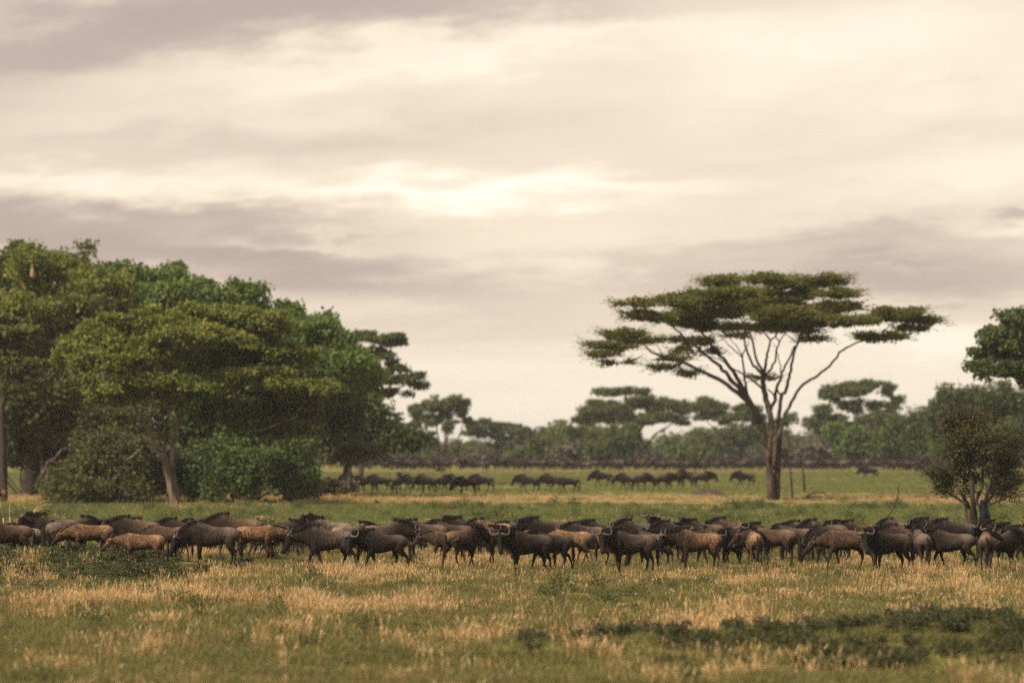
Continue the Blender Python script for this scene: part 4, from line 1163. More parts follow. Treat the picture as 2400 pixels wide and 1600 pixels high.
    pads = [(2290, 1040, 90, 62), (2230, 1050, 50, 52), (2350, 1070, 50, 60), (2260, 1110, 70, 44), (2320, 1130, 60, 36), (2285, 990, 55, 28), (2210, 1110, 36, 30), (2380, 1120, 26, 24), (2345, 1160, 40, 16, 0, .5), (2240, 1000, 30, 20, 0, .7)]
    blobs = [px_blob(p, D, .8) for p in pads]
    blobs = shatter(blobs, 9, .36, .36, R, 1.15)
    for i in range(700):                                      # fine bare twigs
        b = blobs[R.integers(len(blobs))]
        s_ = np.array(b[:3]) + R.normal(0, .45, 3) * np.array(b[3:6]); d = s_ - np.array([base[0], D, wz(1170, D)]); d /= np.linalg.norm(d)
        d = d + R.normal(0, .45, 3); e = s_ + d * R.uniform(.3, 1.0)
        mb.tube(np.array([s_, (s_ + e) / 2 + R.normal(0, .03, 3), e]), [.012, .009, .004], 3, cap=False)
    V, F, v = leaves(blobs, 30000, .060, .14, 12, .9, 1.6, .5, .3, 0, R)
    make_tree('twiggy_bush', 'dark twiggy brown green bush with several stems behind the herd at the right', 'tree', None, base, mb, 'bark', [('twigleaf', V, F, v)])
    px_tree('leaning_bush_tree', 'small grey green tree with crooked leaning stem behind the grazing animals', (800, 1162), 268,
            [(815, 1062, 20, 12), (840, 1058, 30, 14), (870, 1055, 16, 14), (800, 1070, 14, 12)], 'greybush', 3500, .13, .07, clump=.25, flat=.8, cat='tree', group=None, bark='bark',
            limbs=[([(806, 1166), (812, 1140), (824, 1118), (822, 1095), (826, 1075), (840, 1062)], 3.5, 1.5), ([(824, 1095), (812, 1078), (806, 1066)], 2, 1)])
    px_tree('low_thicket', 'low brown thicket beside the small leaning tree', (785, 1165), 262,
            [(780, 1142, 46, 20), (745, 1150, 26, 12), (820, 1150, 22, 12)], 'darkleaf', 3400, .15, .06, clump=.22, flat=.8, cat='shrub', group=None, stems=3, depth=.5,
            extra=[('greybush', [(780, 1138, 44, 20), (720, 1152, 26, 9)], 900, .13, .25)])
    # saplings next to the umbrella acacia
    for (pts, D, lb) in (([(1857, 1172), (1855, 1130), (1850, 1080), (1847, 1030), (1850, 1010)], 246, 'thin dead stem just right of the umbrella acacia trunk'),
                         ([(1885, 1150), (1884, 1120), (1882, 1098), (1890, 1090)], 272, 'short forked dead stem further right of the umbrella acacia trunk')):
        m2 = MB(); W = catmull(px_path(pts, D), 3); m2.tube(W, np.linspace(3.2, 1.6, len(W)) * D / FPX, 6)
        W = catmull(px_path([pts[-2], (pts[-2][0] + 8, pts[-2][1] - 8), (pts[-2][0] + 24, pts[-2][1] - 12)], D), 2); m2.tube(W, np.linspace(1.4, .6, len(W)) * D / FPX, 5)
        make_tree('dead_sapling', lb, 'dead tree', None, base_at(pts[0][0], 0, D), m2, 'barkdark', None)
    # fallen branches, dead twigs
    for (paths, D, r, lb) in (([[(1835, 1168, 0), (1870, 1168, .4), (1905, 1163, 0), (1950, 1166, 0), (1975, 1173, .3)], [(1888, 1164, 0), (1905, 1154, 0), (1925, 1153, 0), (1942, 1163, 0)]], 249, 2.6, 'fallen dead branch with arched limb on the grass beside the umbrella acacia'),):
        m2 = MB()
        for p in paths:
            W = catmull(px_path(p, D), 3)
            W[:, 2] = np.maximum(W[:, 2], 0.02); m2.tube(W, np.linspace(r, r * .5, len(W)) * D / FPX, 6)
        o = link('fallen_branch', m2.mesh('fallen_branch', M['barkdark'])); tag(o, lb, 'branch')
    D = 150; m2 = MB()
    W = catmull(px_path([(2066, 1262, 0), (2074, 1222, 0), (2090, 1198, 0), (2102, 1170, 0), (2108, 1135, 0)], D), 3); m2.tube(W, np.linspace(2.6, .8, len(W)) * D / FPX, 6)
    for (a, b) in (((2102, 1170), (2112, 1155)), ((2090, 1198), (2078, 1180)), ((2106, 1150), (2100, 1140))):
        W = px_path([a, b], D); m2.tube(W, np.array([1, .4]) * D / FPX, 5)
    o = link('dead_branch', m2.mesh('dead_branch', M['barkdark'])); tag(o, 'bare crooked dead branch sticking up behind the herd', 'branch')
    # earth mound with scrub
    D = 262; R = np.random.default_rng(77)
    me_b = [px_blob((1655, 1162, 46, 13), D, .8)]
    th = np.linspace(0, np.pi / 2, 9); ph = np.linspace(0, 2 * np.pi, 29)[:-1]
    b = me_b[0]; V = []; F = []
    for i, t_ in enumerate(th):
        for j, p_ in enumerate(ph):
            rr = (1 + .10 * math.sin(3 * p_ + 1) + .06 * math.sin(7 * p_))
            V.append((b[0] + b[3] * math.cos(t_) * math.cos(p_) * rr, D + b[4] * math.cos(t_) * math.sin(p_) * rr, .55 * math.sin(t_) ** 1.3 * (1 + .1 * math.sin(5 * p_)) - .03))
            if i < 8: F.append((i*28+j, i*28+(j+1) % 28, (i+1)*28+(j+1) % 28, (i+1)*28+j))
    o = link('termite_mound', mesh_np('termite_mound', V, np.array(F), plain('dark earth', (.06, .045, .032)), True)); tag(o, 'low dark earth mound in the grass left of the umbrella acacia', 'mound')


mid_trees()


def where(px):
    for lim, s_ in ((330, 'behind the far left of the grove'), (730, 'hidden behind the grove'), (960, 'just right of the grove'), (1110, 'behind the vase shaped tree'), (1260, 'by the small flat topped acacia'),
                    (1400, 'left of the broad flat acacia'), (1620, 'under the broad flat acacia'), (1790, 'left behind the umbrella acacia trunk'), (1930, 'right behind the umbrella acacia trunk'),
                    (2080, 'under the round airy tree'), (2200, 'left of the twiggy bush'), (9999, 'behind the twiggy bush')):
        if px < lim: return s_


def horizon_bushes():
    R = np.random.default_rng(41)
    # three variants, reused along the tree line
    kinds = []
    for kx in range(4):
        bl = []
        for i in range(6):
            bl.append((R.normal(0, 1.8), R.normal(0, 1.2), 1.6 + R.uniform(-.3, 1.2), R.uniform(1.2, 2.2), R.uniform(1.1, 2), R.uniform(.9, 1.6)))
        mat = ['farleaf', 'farmid', 'farleaf', 'greybush'][kx]
        V, F, v = leaves(bl, 2600, .34, .5, 20, .8, 1.5, .4, .5, 0, R)
        cm = crown_mesh('crown', [(M[mat], V, F, v)])
        mb = auto_limbs((0, 0, 0), bl, .14, .35, 2, R)
        kinds.append((cm, mb.mesh('trunk', M['barkdark'])))
    spots = []
    x = -60
    while x < 2470:
        spots.append((x, R.uniform(690, 860), R.uniform(.95, 1.5) * (1.0 if 900 < x < 1250 else 1.3)))
        x += R.uniform(24, 50)
    spots += [(925, 520, .9), (965, 530, .8), (1100, 545, .8), (1330, 520, 1.2), (1290, 540, 1.3), (1375, 560, 1.4), (1600, 525, 1.0), (1640, 530, 1.1), (1905, 530, 1.3), (1870, 540, 1.1), (1235, 560, 1.0), (1255, 600, 1.5)]
    for i, (px, D, s) in enumerate(spots):
        kx = int(R.integers(3)) if R.random() < .88 else 3
        if 1880 < px < 1950 and D < 560: kx = 3
        X = wx(px, D)
        root = bpy.data.objects.new('horizon_bush', None); C.objects.link(root)
        root.location = (X, D, gz1(X, D)); root.rotation_euler = (0, 0, R.uniform(0, 6.28)); root.scale = (s * R.uniform(.9, 1.3), s, s)
        root.empty_display_size = .2
        tag(root, ['drab green', 'fresh green', 'dull dark green', 'grey leafless'][kx] + ' bush in the scrub line ' + where(px), 'bush', 'bushes along the horizon ' + where(px))
        cm, tm = kinds[kx]
        link('crown', cm, root); link('trunk', tm, root)


horizon_bushes()

# ------------------------------------------------------------------ the herds
# near herd: photo x of the body middle, px per metre, heading (deg, 180 = facing left), pose, scale, coat, label
NEAR = [
    (18, 74, 178, 'walk', .98, 'brown', 'wildebeest cut by the left edge, only its body showing above tall dry grass'),
    (52, 73, 184, 'low', .92, 'pale', 'pale rumped wildebeest second from the left edge, head hidden behind its neighbour'),
    (128, 70, 180, 'upright', 1.0, 'grey', 'pale grey wildebeest at the far left, head raised, back above the others'),
    (168, 75, 4, 'low', .98, 'grey', 'grey wildebeest facing right with black neck near the left edge'),
    (140, 72, 182, 'graze', .95, 'dark', 'dark wildebeest with lowered black face behind the right facing grey one'),
    (212, 79, 178, 'calfw', .92, 'tan', 'small tan calf walking left behind the green scrub'),
    (322, 75, 182, 'walk', .98, 'brown', 'brown wildebeest facing left with pale face, behind the scrub at the left'),
    (346, 69, 178, 'stand', .93, 'pale', 'pale backed wildebeest showing only its back behind the brown one at the left'),
    (332, 81, 176, 'calf', .88, 'tan', 'brown calf half sunk in dry grass in front of the pale faced wildebeest'),
    (392, 79, 170, 'calfw', .92, 'brown', 'brown calf just left of the big dark wildebeest, its head hidden'),
    (498, 80, 181, 'low', 1.02, 'grey', 'big grey brown wildebeest facing left, lowered head at the edge of the pale grass'),
    (556, 77, 184, 'walk2', .96, 'brown', 'brown wildebeest directly behind the rump of the big grey brown one'),
    (432, 74, 180, 'walk', .93, 'dark', 'dark wildebeest behind the neck of the big grey brown one'),
    (524, 70, 190, 'lookl2', .93, 'brown', 'back row wildebeest with wide horns turned to the viewer, left part of the herd'),
    (586, 72, 178, 'walk2', .90, 'dark', 'dark backed wildebeest in the back row above a tan rump'),
    (604, 78, 6, 'calf', .95, 'tan', 'tan young wildebeest facing right with black face, left of centre'),
    (660, 75, 8, 'graze', .93, 'dark', 'dark wildebeest grazing to the right, beside the tan young one'),
    (690, 73, 176, 'graze2', .92, 'brown', 'brown wildebeest low behind two others, left of centre'),
    (770, 80, 182, 'walk', 1.0, 'grey', 'dark grey wildebeest striding left, hind leg stretched far back'),
    (776, 69, 176, 'alert', .93, 'pale', 'wildebeest with head held high above the herd, left of centre'),
    (826, 72, 4, 'walk', .93, 'pale', 'pale wildebeest with one side striped, behind the striding grey one'),
    (897, 80, 196, 'lookl2', .98, 'dark', 'near black wildebeest turning its face to the viewer, rear leg kicked up, left of centre'),
    (905, 74, 2, 'walk2', .98, 'grey', 'wildebeest facing right with lowered head behind the near black one'),
    (1056, 72, 180, 'walk', .95, 'dark', 'dark wildebeest facing left at the gap in the herd, curved horns showing'),
    (1100, 69, 183, 'upright', .94, 'dark', 'dark backed wildebeest behind the one at the gap in the herd'),
    (1046, 76, 180, 'calf', .95, 'brown', 'brown young wildebeest facing left, pale ear, right of the gap'),
    (1086, 78, 38, 'walk', .97, 'brown', 'brown wildebeest seen from behind its tan rump, right of the gap'),
    (1128, 76, -14, 'lookr', .95, 'brown', 'brown wildebeest turning its long face, next to the front facing dark one'),
    (1150, 71, 178, 'low', .93, 'tan', 'tan backed wildebeest in the back row behind the horned faces'),
    (1237, 82, 200, 'lookl', 1.0, 'dark', 'big dark wildebeest near the centre staring at the viewer with open horns'),
    (1288, 80, 210, 'walk2', .95, 'black', 'black wildebeest rump pressed against the big dark staring one'),
    (1278, 70, 180, 'stand', .92, 'dark', 'dark hump of a wildebeest in the back row near the centre'),
    (1336, 77, 180, 'calfw', 1.02, 'tan', 'pale tan young wildebeest walking left near the centre'),
    (1372, 71, 180, 'walk', .90, 'grey', 'grey backed wildebeest behind the pale tan young one'),
    (1392, 77, 178, 'calfw', .92, 'tan', 'orange tan calf rump between the pale young one and the dark striped bull'),
    (1478, 81.5, 194, 'lookl', 1.0, 'grey', 'dark grey striped wildebeest right of centre looking at the viewer, black tail to the ground'),
    (1530, 77, 181, 'graze2', .94, 'pale', 'pale rumped wildebeest directly behind the striped dark grey one'),
    (1496, 70, 178, 'walk', .92, 'pale', 'pale backed wildebeest in the back row above the striped one'),
    (1556, 69, 215, 'alert', .93, 'pale', 'wildebeest with raised head and upright horns above the back row'),
    (1634, 79, 186, 'stand', 1.0, 'tan', 'tan brown wildebeest with dark mane facing left, right of centre'),
    (1650, 70, 180, 'upright', .95, 'grey', 'boldly striped back of a wildebeest behind the tan brown one'),
    (1672, 76, 176, 'graze', .90, 'brown', 'brown wildebeest grazing behind the tan brown one'),
    (1722, 76, 205, 'lookl2', .92, 'grey', 'grey wildebeest facing the viewer between tan ones, right of centre'),
    (1768, 79, 96, 'calfback', 1.0, 'tan', 'golden young wildebeest seen from behind with black tail, head turned'),
    (1800, 73, 182, 'lookl', .95, 'brown', 'brown wildebeest facing left with black face, behind the golden rump'),
    (1808, 78, 176, 'calf', 1.02, 'brown', 'brown young wildebeest facing left, just right of the golden rump'),
    (1858, 74, 182, 'graze2', .95, 'grey', 'grey wildebeest flank behind the brown young one, right part of the herd'),
    (1932, 73, 180, 'low', .95, 'grey', 'grey wildebeest with pale muzzle facing left, right part of the herd'),
    (1955, 76, 181, 'graze', .92, 'dark', 'dark wildebeest with black lowered face beside the brown walking young one'),
    (1984, 80, 180, 'calfw', 1.06, 'brown', 'brown young wildebeest with lowered head left of the white browed one'),
    (2016, 70, 178, 'walk', .92, 'brown', 'low brown back behind the brown walking young one'),
    (2082, 82, 212, 'lookl', .98, 'dark', 'dark wildebeest with pale brow facing the viewer, right part of the herd'),
    (2120, 74, 182, 'walk2', .94, 'brown', 'brown wildebeest facing left between the pale browed one and the grey rump'),
    (2108, 69, 178, 'low', .92, 'pale', 'pale backed wildebeest in the back row at the right'),
    (2158, 79.5, 97, 'stand', .95, 'grey', 'grey wildebeest seen squarely from behind with pale striped rump'),
    (2228, 79, 182, 'lookl2', .98, 'grey', 'grey wildebeest with widely curved horns beside the grey rump'),
    (2238, 70, 180, 'walk', .92, 'black', 'black back of a wildebeest behind the stems of the twiggy bush'),
    (2190, 70, 176, 'stand', .90, 'dark', 'dark wildebeest in the back row left of the twiggy bush stems'),
    (2311, 81, 88, 'calfback', 1.0, 'brown', 'brown young wildebeest seen from behind near the right edge'),
    (2352, 79, 50, 'walk', .92, 'dark', 'dark wildebeest facing away right beside the brown rump at the right edge'),
    (2385, 74, 200, 'lookl2', .95, 'dark', 'dark horned wildebeest cut off by the right edge'),
    (2345, 71, 190, 'stand', .90, 'dark', 'dark horned head in the back row near the right edge'),
    (2420, 77, 184, 'walk', .98, 'brown', 'brown wildebeest mostly beyond the right edge'),
    (468, 69, 176, 'low', .90, 'dark', 'dark low back in the back row above the big grey brown one'),
    (270, 72, 180, 'walk2', .90, 'dark', 'dark low wildebeest behind the tan calf at the left'),
    (995, 73, 180, 'low', .93, 'grey', 'dark faced wildebeest with curled horns leading at the left side of the gap'),
    (1410, 70, 183, 'lookl2', .90, 'dark', 'dark horned heads row just left above the striped dark grey one'),
    (1585, 71, 180, 'walk', .92, 'dark', 'dark wildebeest low between the raised head and the tan brown one'),
    (1890, 70, 176, 'walk', .90, 'pale', 'pale streaked back in the back row, right part of the herd'),
    (1985, 70, 182, 'lookl', .90, 'dark', 'dark back with one curled horn behind the brown walking young one'),
    (720, 70, 182, 'walk2', .92, 'dark', 'dark striped back left of the raised head'),
    (1715, 69, 176, 'walk', .92, 'brown', 'brown back in the back row between horned heads, right of centre'),
    (1205, 70, 180, 'stand', .90, 'tan', 'tan back in the back row just above the staring dark one'),
]
HR = np.random.default_rng(55)
for (px, s, hd_, ps, sc, coat, lab) in NEAR:
    D = FPX / s
    if s < 79: hd_ = hd_ + HR.uniform(-20, 20); sc = sc * HR.uniform(.94, 1.05)
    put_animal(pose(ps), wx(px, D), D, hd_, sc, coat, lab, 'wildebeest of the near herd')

# middle distance animals scattered on the far meadow
MID = [(828, 1150, 184, 'walk', 'leftmost dark one, half behind the low thicket'), (857, 1153, 182, 'walk2', 'grazing just right of the low thicket'), (892, 1153, 180, 'walk', 'alone, third from the left'),
       (931, 1156, 75, 'alert', 'standing end on with head up'), (967, 1152, 182, 'walk2', 'walking left, fifth from the left'), (1003, 1154, 180, 'low', 'crowded with two others, left one'),
       (1030, 1153, 2, 'walk', 'crowded with two others, facing right'), (1070, 1150, 181, 'walk', 'walking left ahead of two companions'), (1094, 1160, 178, 'low', 'end on in a trio, nearest of them'),
       (1130, 1152, 184, 'walk2', 'striding left with tail stretched out'), (1238, 1152, 182, 'walk', 'alone in the middle of the meadow'), (1296, 1150, 181, 'walk2', 'walking left ahead of a smaller one'),
       (1332, 1156, 178, 'calfw', 'small one trailing another in the middle'), (1412, 1140, 178, 'walk2', 'far back, left of the dark trio'), (1472, 1148, 180, 'walk', 'left one of the dark trio'),
       (1500, 1149, 2, 'low', 'middle one of the dark trio, facing right'), (1556, 1148, 4, 'walk', 'facing right behind the dark trio'), (1585, 1142, 0, 'walk2', 'facing right, second after the dark trio'),
       (1612, 1138, 182, 'low', 'small dark one left of a walking pair'), (1645, 1143, 0, 'walk', 'walking right before the umbrella acacia'), (1745, 1140, 184, 'walk', 'close left of the umbrella acacia trunk'),
       (2037, 1122, 182, 'walk2', 'alone on the meadow right of the umbrella acacia'), (2172, 1116, 180, 'walk', 'far right on the meadow beside the twiggy bush')]
cl = ['dark', 'black', 'dark', 'brown']
for i, (px, fy, hd_, ps, lab) in enumerate(MID):
    D = dist(fy)
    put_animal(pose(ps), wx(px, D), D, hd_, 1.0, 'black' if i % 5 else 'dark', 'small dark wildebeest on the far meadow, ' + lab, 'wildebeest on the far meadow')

# far herd, a long dense line in front of the scrub
R = np.random.default_rng(91)
REAR = []
kinds = ['stand', 'walk', 'walk2', 'low', 'graze', 'lookl2']
FARN = 0
for row, (D0, step) in enumerate(((486, 17), (508, 17), (535, 14), (570, 15), (620, 14), (690, 13))):
    x = 735 + R.uniform(0, 10) if row else 930
    while x < 2450:
        if R.random() < (.93 if x > 1180 or row > 1 else .75):
            D = D0 + R.uniform(-9, 9)
            hd_ = R.choice([180, 0, 90, 200, 160], p=[.5, .15, .1, .15, .1]) + R.uniform(-15, 15)
            q = put_animal(far_pose(kinds[R.integers(6)]), wx(x, D), D, hd_, R.uniform(1.0, 1.16), str(R.choice(['dark', 'grey', 'brown', 'pale', 'black'], p=[.30, .2, .22, .2, .08])),
                           'tiny dark wildebeest in the crowded far line ' + where(x), 'wildebeest of the far herd ' + where(x), parts=False)
            q.color = tuple(c * .6 for c in q.color[:3]) + (1,)
            if row > 1: REAR.append(q)
            FARN += 1
        x += step * R.uniform(.6, 1.5)
# the rear ranks of the far herd, past what can be told apart, as one object
bpy.context.view_layer.update()
V_, F4_, F3_, A_, m4_, m3_, n_ = [], [], [], [], [], [], 0
rear_mats = [M['fur'], M['hair'], M['beard'], M['horn'], M['eye']]
for q in REAR:
    me = q.data; nv = len(me.vertices)
    co = np.empty(nv * 3, np.float32); me.vertices.foreach_get('co', co); co = co.reshape(-1, 3)
    W = np.array(q.matrix_world); V_.append(co @ W[:3, :3].T + W[:3, 3])
    a_ = np.empty(nv * 4, np.float32); me.attributes['fur'].data.foreach_get('color', a_); A_.append(a_.reshape(-1, 4))
    np_ = len(me.polygons); ls = np.empty(np_, np.int32); me.polygons.foreach_get('loop_total', ls)
    lv = np.empty(len(me.loops), np.int32); me.loops.foreach_get('vertex_index', lv)
    mi = np.empty(np_, np.int32); me.polygons.foreach_get('material_index', mi)
    mp_ = np.array([rear_mats.index(x_) for x_ in me.materials])[mi]
    st = np.concatenate([[0], np.cumsum(ls)[:-1]])
    k4 = ls == 4; k3 = ls == 3
    F4_.append(lv[st[k4][:, None] + np.arange(4)] + n_); m4_.append(mp_[k4])
    F3_.append(lv[st[k3][:, None] + np.arange(3)] + n_); m3_.append(mp_[k3])
    n_ += nv
    bpy.data.objects.remove(q)
me = mesh_np('distant_herd', np.concatenate(V_), [np.concatenate(F4_), np.concatenate(F3_)], None, True, {'fur': ('POINT', 'FLOAT_COLOR', np.concatenate(A_))})
for x_ in rear_mats: me.materials.append(x_)
me.polygons.foreach_set('material_index', np.concatenate(m4_ + m3_))
o = link('distant_herd', me); o.color = (0.05, 0.034, 0.026, 1)
tag(o, 'rear ranks of the crowded herd on the horizon, a dark mass of backs', kind='stuff')
print('rear', len(REAR))
for x in (20, 45, 62, 88, 110, 128, -10):
    D = 470 + R.uniform(-20, 20)
    put_animal(far_pose(kinds[R.integers(6)]), wx(x, D), D, 180 + R.uniform(-20, 20), 1, 'dark', 'tiny dark wildebeest seen under the trees at the left edge', 'wildebeest under the left trees', parts=False)


# ------------------------------------------------------------------ small things
def small_things():
    # blue black cloth hanging from the twiggy bush
    D = 157.6
    co = [(2296, 1172), (2312, 1168), (2316, 1190), (2324, 1226), (2300, 1222), (2297, 1195)]
    m, t, b = new_mat('dark blue cloth')
    tc = t.new('ShaderNodeTexCoord')
    t.put(b.inputs['Base Color'], t.ramp(t.noise(tc.outputs['Object'], 3.0, 3), [(.35, (.006, .006, .010)), (.6, (.010, .010, .024))]))
    nx_, nz_ = 8, 9
    V, F = [], []
    for j in range(nz_):
        f = j / (nz_ - 1)
        xl, xr = 2297 + 1 * f, 2312 + 12 * f
        for i in range(nx_):
            g = i / (nx_ - 1)
            Y = D + .06 * math.sin(g * 9 + f * 2) + .03 * math.sin(f * 7)
            V.append((wx(xl + (xr - xl) * g, D), Y, wz(1170 + 53 * f + 4 * math.sin(g * 6) * f, D)))
            if i and j:
                F.append(((j-1)*nx_+i-1, (j-1)*nx_+i, j*nx_+i, j*nx_+i-1))
    o = link('hanging_cloth', mesh_np('hanging_cloth', V, np.array(F), m, True)); tag(o, 'dark blue cloth hanging behind the stems of the twiggy bush', 'cloth')
    sd = o.modifiers.new('thick', 'SOLIDIFY'); sd.thickness = .012
    # cut log at the left edge with orange end
    D = 190
    mb = MB(); a = px_path([(-60, 1150), (8, 1154)], D); a[0][1] += 1.0; a[1][1] -= .0
    mb.tube(a, np.array([10, 9.5]) * D / FPX, 14)
    o = link('cut_log', mb.mesh('cut_log', M['barkdark'])); tag(o, 'dark log end jutting in at the left edge with orange sawn face', 'log')
    d = (a[1] - a[0]) / np.linalg.norm(a[1] - a[0])
    mb = MB(); mb.tube(np.array([a[1] - d * .02, a[1] + d * .03]), np.array([7.5, 7.0]) * D / FPX, 12)
    link('sawn_face', mb.mesh('sawn_face', plain('orange sawn wood', (.55, .24, .09))), o)
    mb = MB()
    # post that carries the log, hidden in the tall grass
    W = px_path([(-8, 1150), (-10, 1225)], D); W[:, 1] += .3; mb.tube(W, np.array([5, 6]) * D / FPX, 8); link('stump', mb.mesh('stump', M['barkdark']), o)
    # pale orange mound lit by the sun in the distance
    D = 560; mb = MB()
    W = catmull(px_path([(773, 1112), (773, 1085), (772, 1068), (771, 1058)], D), 3); W[1:-1] += rng.normal(0, .05, (len(W) - 2, 3))
    mb.tube(W, np.interp(np.linspace(0, 1, len(W)), [0, .5, .8, 1], [8, 6, 4, 1]) * D / FPX, 10)
    o = link('termite_spire', mb.mesh('termite_spire', plain('orange earth', (.50, .22, .10)))); tag(o, 'small orange termite spire far behind at the edge of the grove', 'mound')
    # dry arching stalks at the left
    D = 160; mb = MB()
    for pts in ([(78, 1215), (84, 1192), (98, 1176), (118, 1172)], [(80, 1215), (86, 1196), (92, 1184), (86, 1178)], [(76, 1214), (80, 1200), (95, 1196)], [(22, 1210), (24, 1180), (27, 1166)], [(8, 1215), (3, 1190), (-2, 1170)], [(70, 1214), (82, 1194), (104, 1182), (124, 1182)]):
        W = catmull(px_path([(p[0], p[1], rng.uniform(-.2, .2)) for p in pts], D), 3); mb.tube(W, np.linspace(1.3, .6, len(W)) * D / FPX, 4)
    W = px_path([(76, 1212), (78, 1262)], D); mb.tube(W, np.array([1.3, 2]) * D / FPX, 4)
    W = px_path([(23, 1208), (24, 1262)], D); mb.tube(W, np.array([1.3, 2]) * D / FPX, 4); W = px_path([(8, 1212), (10, 1262)], D); mb.tube(W, np.array([1.3, 2]) * D / FPX, 4)
    o = link('dry_stalks', mb.mesh('dry_stalks', plain('straw', (.42, .27, .12)))); tag(o, 'arching straw coloured dry stalks behind the herd at the far left', 'plant')
    # a black bird over the meadow grass
    X, Y = wx(882, 225), 225.0
    z0 = wz(1177, Y)
    mb = MB(); mb.tube([(X - .16, Y, z0 - .02), (X - .08, Y, z0), (X + .03, Y, z0 + .02), (X + .12, Y, z0 + .07), (X + .18, Y, z0 + .06)], [.01, .05, .065, .04, .008], 8)
    mb.add([(X - .02, Y, z0 + .04), (X + .06, Y, z0 + .05), (X - .06, Y + .28, z0 + .22)], None, np.array([(0, 1, 2)]))
    mb.add([(X - .02, Y, z0 + .04), (X + .06, Y, z0 + .05), (X - .10, Y - .28, z0 + .20)], None, np.array([(0, 1, 2)]))
    o = link('bird', mb.mesh('bird', M['hair'])); tag(o, 'tiny black bird flying low over the meadow behind the herd', 'bird')
    # white flowers in the grass
    FL = [(1338, 1367), (1343, 1370), (1453, 1365), (1491, 1365), (1320, 1393), (1490, 1395), (1677, 1366), (1680, 1371), (1695, 1365), (1632, 1382), (1574, 1385), (1730, 1382), (1835, 1382),
          (1832, 1386), (1876, 1391), (1823, 1359), (1902, 1391), (2097, 1382), (2137, 1381), (2152, 1392), (2160, 1387), (2180, 1384), (2292, 1378), (2255, 1384), (2290, 1382), (2117, 1408), (1970, 1415), (890, 1404), (976, 1403), (938, 1443), (508, 1441), (192, 1486), (226, 1516), (284, 1568), (1780, 1410), (2205, 1396), (2350, 1400)]
    th = np.arange(8) / 8 * 2 * np.pi
    fb = MB()
    for a_ in th:
        c, s = math.cos(a_), math.sin(a_)
        fb.add([(0, 0, .30), (c * .022 - s * .010, s * .022 + c * .010, .308), (c * .042, s * .042, .302), (c * .022 + s * .010, s * .022 - c * .010, .308)], np.array([(0, 1, 2, 3)]))
    fb.add([(-.02, 0, .285), (0, -.02, .285), (.02, 0, .285), (0, .02, .285), (0, 0, .318)], np.array([(0, 1, 2, 3)]), np.array([(0, 1, 4), (1, 2, 4), (2, 3, 4), (3, 0, 4)]))
    fm = fb.mesh('petals', plain('white petals', (.62, .60, .54)), False)
    sb = MB(); sb.tube([(0, 0, -.02), (.01, .005, .15), (0, 0, .30)], [.004, .004, .003], 4)
    sm = sb.mesh('stem', M['darkleaf'])
    for (px, py) in FL:
        D = dist(py + 8)
        D = CAMZ * FPX * (1 - .30 / CAMZ) / (py - HOR)
        X = wx(px, D)
        root = bpy.data.objects.new('white_flower', None); C.objects.link(root); root.location = (X, D, gz1(X, D)); root.scale = (1.15,) * 3; root.empty_display_size = .05
        tag(root, 'small white wild flower on a thin stem in the grass in front of the herd', 'flower', 'white flowers in the grass')
        link('petals', fm, root); link('stem', sm, root)


small_things()

# ------------------------------------------------------------------ grass and herbs
M['ggreen'] = leaf_mat('green grass blades', [(0.15, (0.052, 0.058, 0.021)), (0.45, (0.115, 0.124, 0.036)), (0.7, (0.19, 0.175, 0.055)), (0.97, (0.31, 0.23, 0.10))], trans=.3, patch=.35)
M['gdry'] = leaf_mat('dry grass stalks', [(0.15, (0.18, 0.105, 0.045)), (0.5, (0.40, 0.245, 0.105)), (0.8, (0.55, 0.37, 0.18)), (0.97, (0.62, 0.46, 0.26))], trans=.25, patch=.5)
M['gmead'] = leaf_mat('lush meadow grass blades', [(0.15, (0.055, 0.072, 0.022)), (0.5, (0.120, 0.148, 0.040)), (0.8, (0.19, 0.20, 0.062)), (0.97, (0.27, 0.24, 0.09))], trans=.3, patch=.22)
M['gbrown'] = leaf_mat('brown grass blades', [(0.15, (0.075, 0.055, 0.026)), (0.5, (0.15, 0.11, 0.045)), (0.8, (0.22, 0.16, 0.07)), (0.97, (0.30, 0.21, 0.10))], trans=.25, patch=.5)
M['herb'] = leaf_mat('dark green herb leaves', [(0.15, (0.030, 0.038, 0.014)), (0.5, (0.062, 0.078, 0.022)), (0.8, (0.10, 0.11, 0.034)), (0.97, (0.15, 0.13, 0.05))], trans=.15, patch=.8)
M['scrub'] = leaf_mat('dark scrub leaves', [(0.15, (0.026, 0.030, 0.014)), (0.5, (0.050, 0.056, 0.022)), (0.8, (0.085, 0.085, 0.030)), (0.97, (0.13, 0.10, 0.045))], trans=.12, patch=.8)


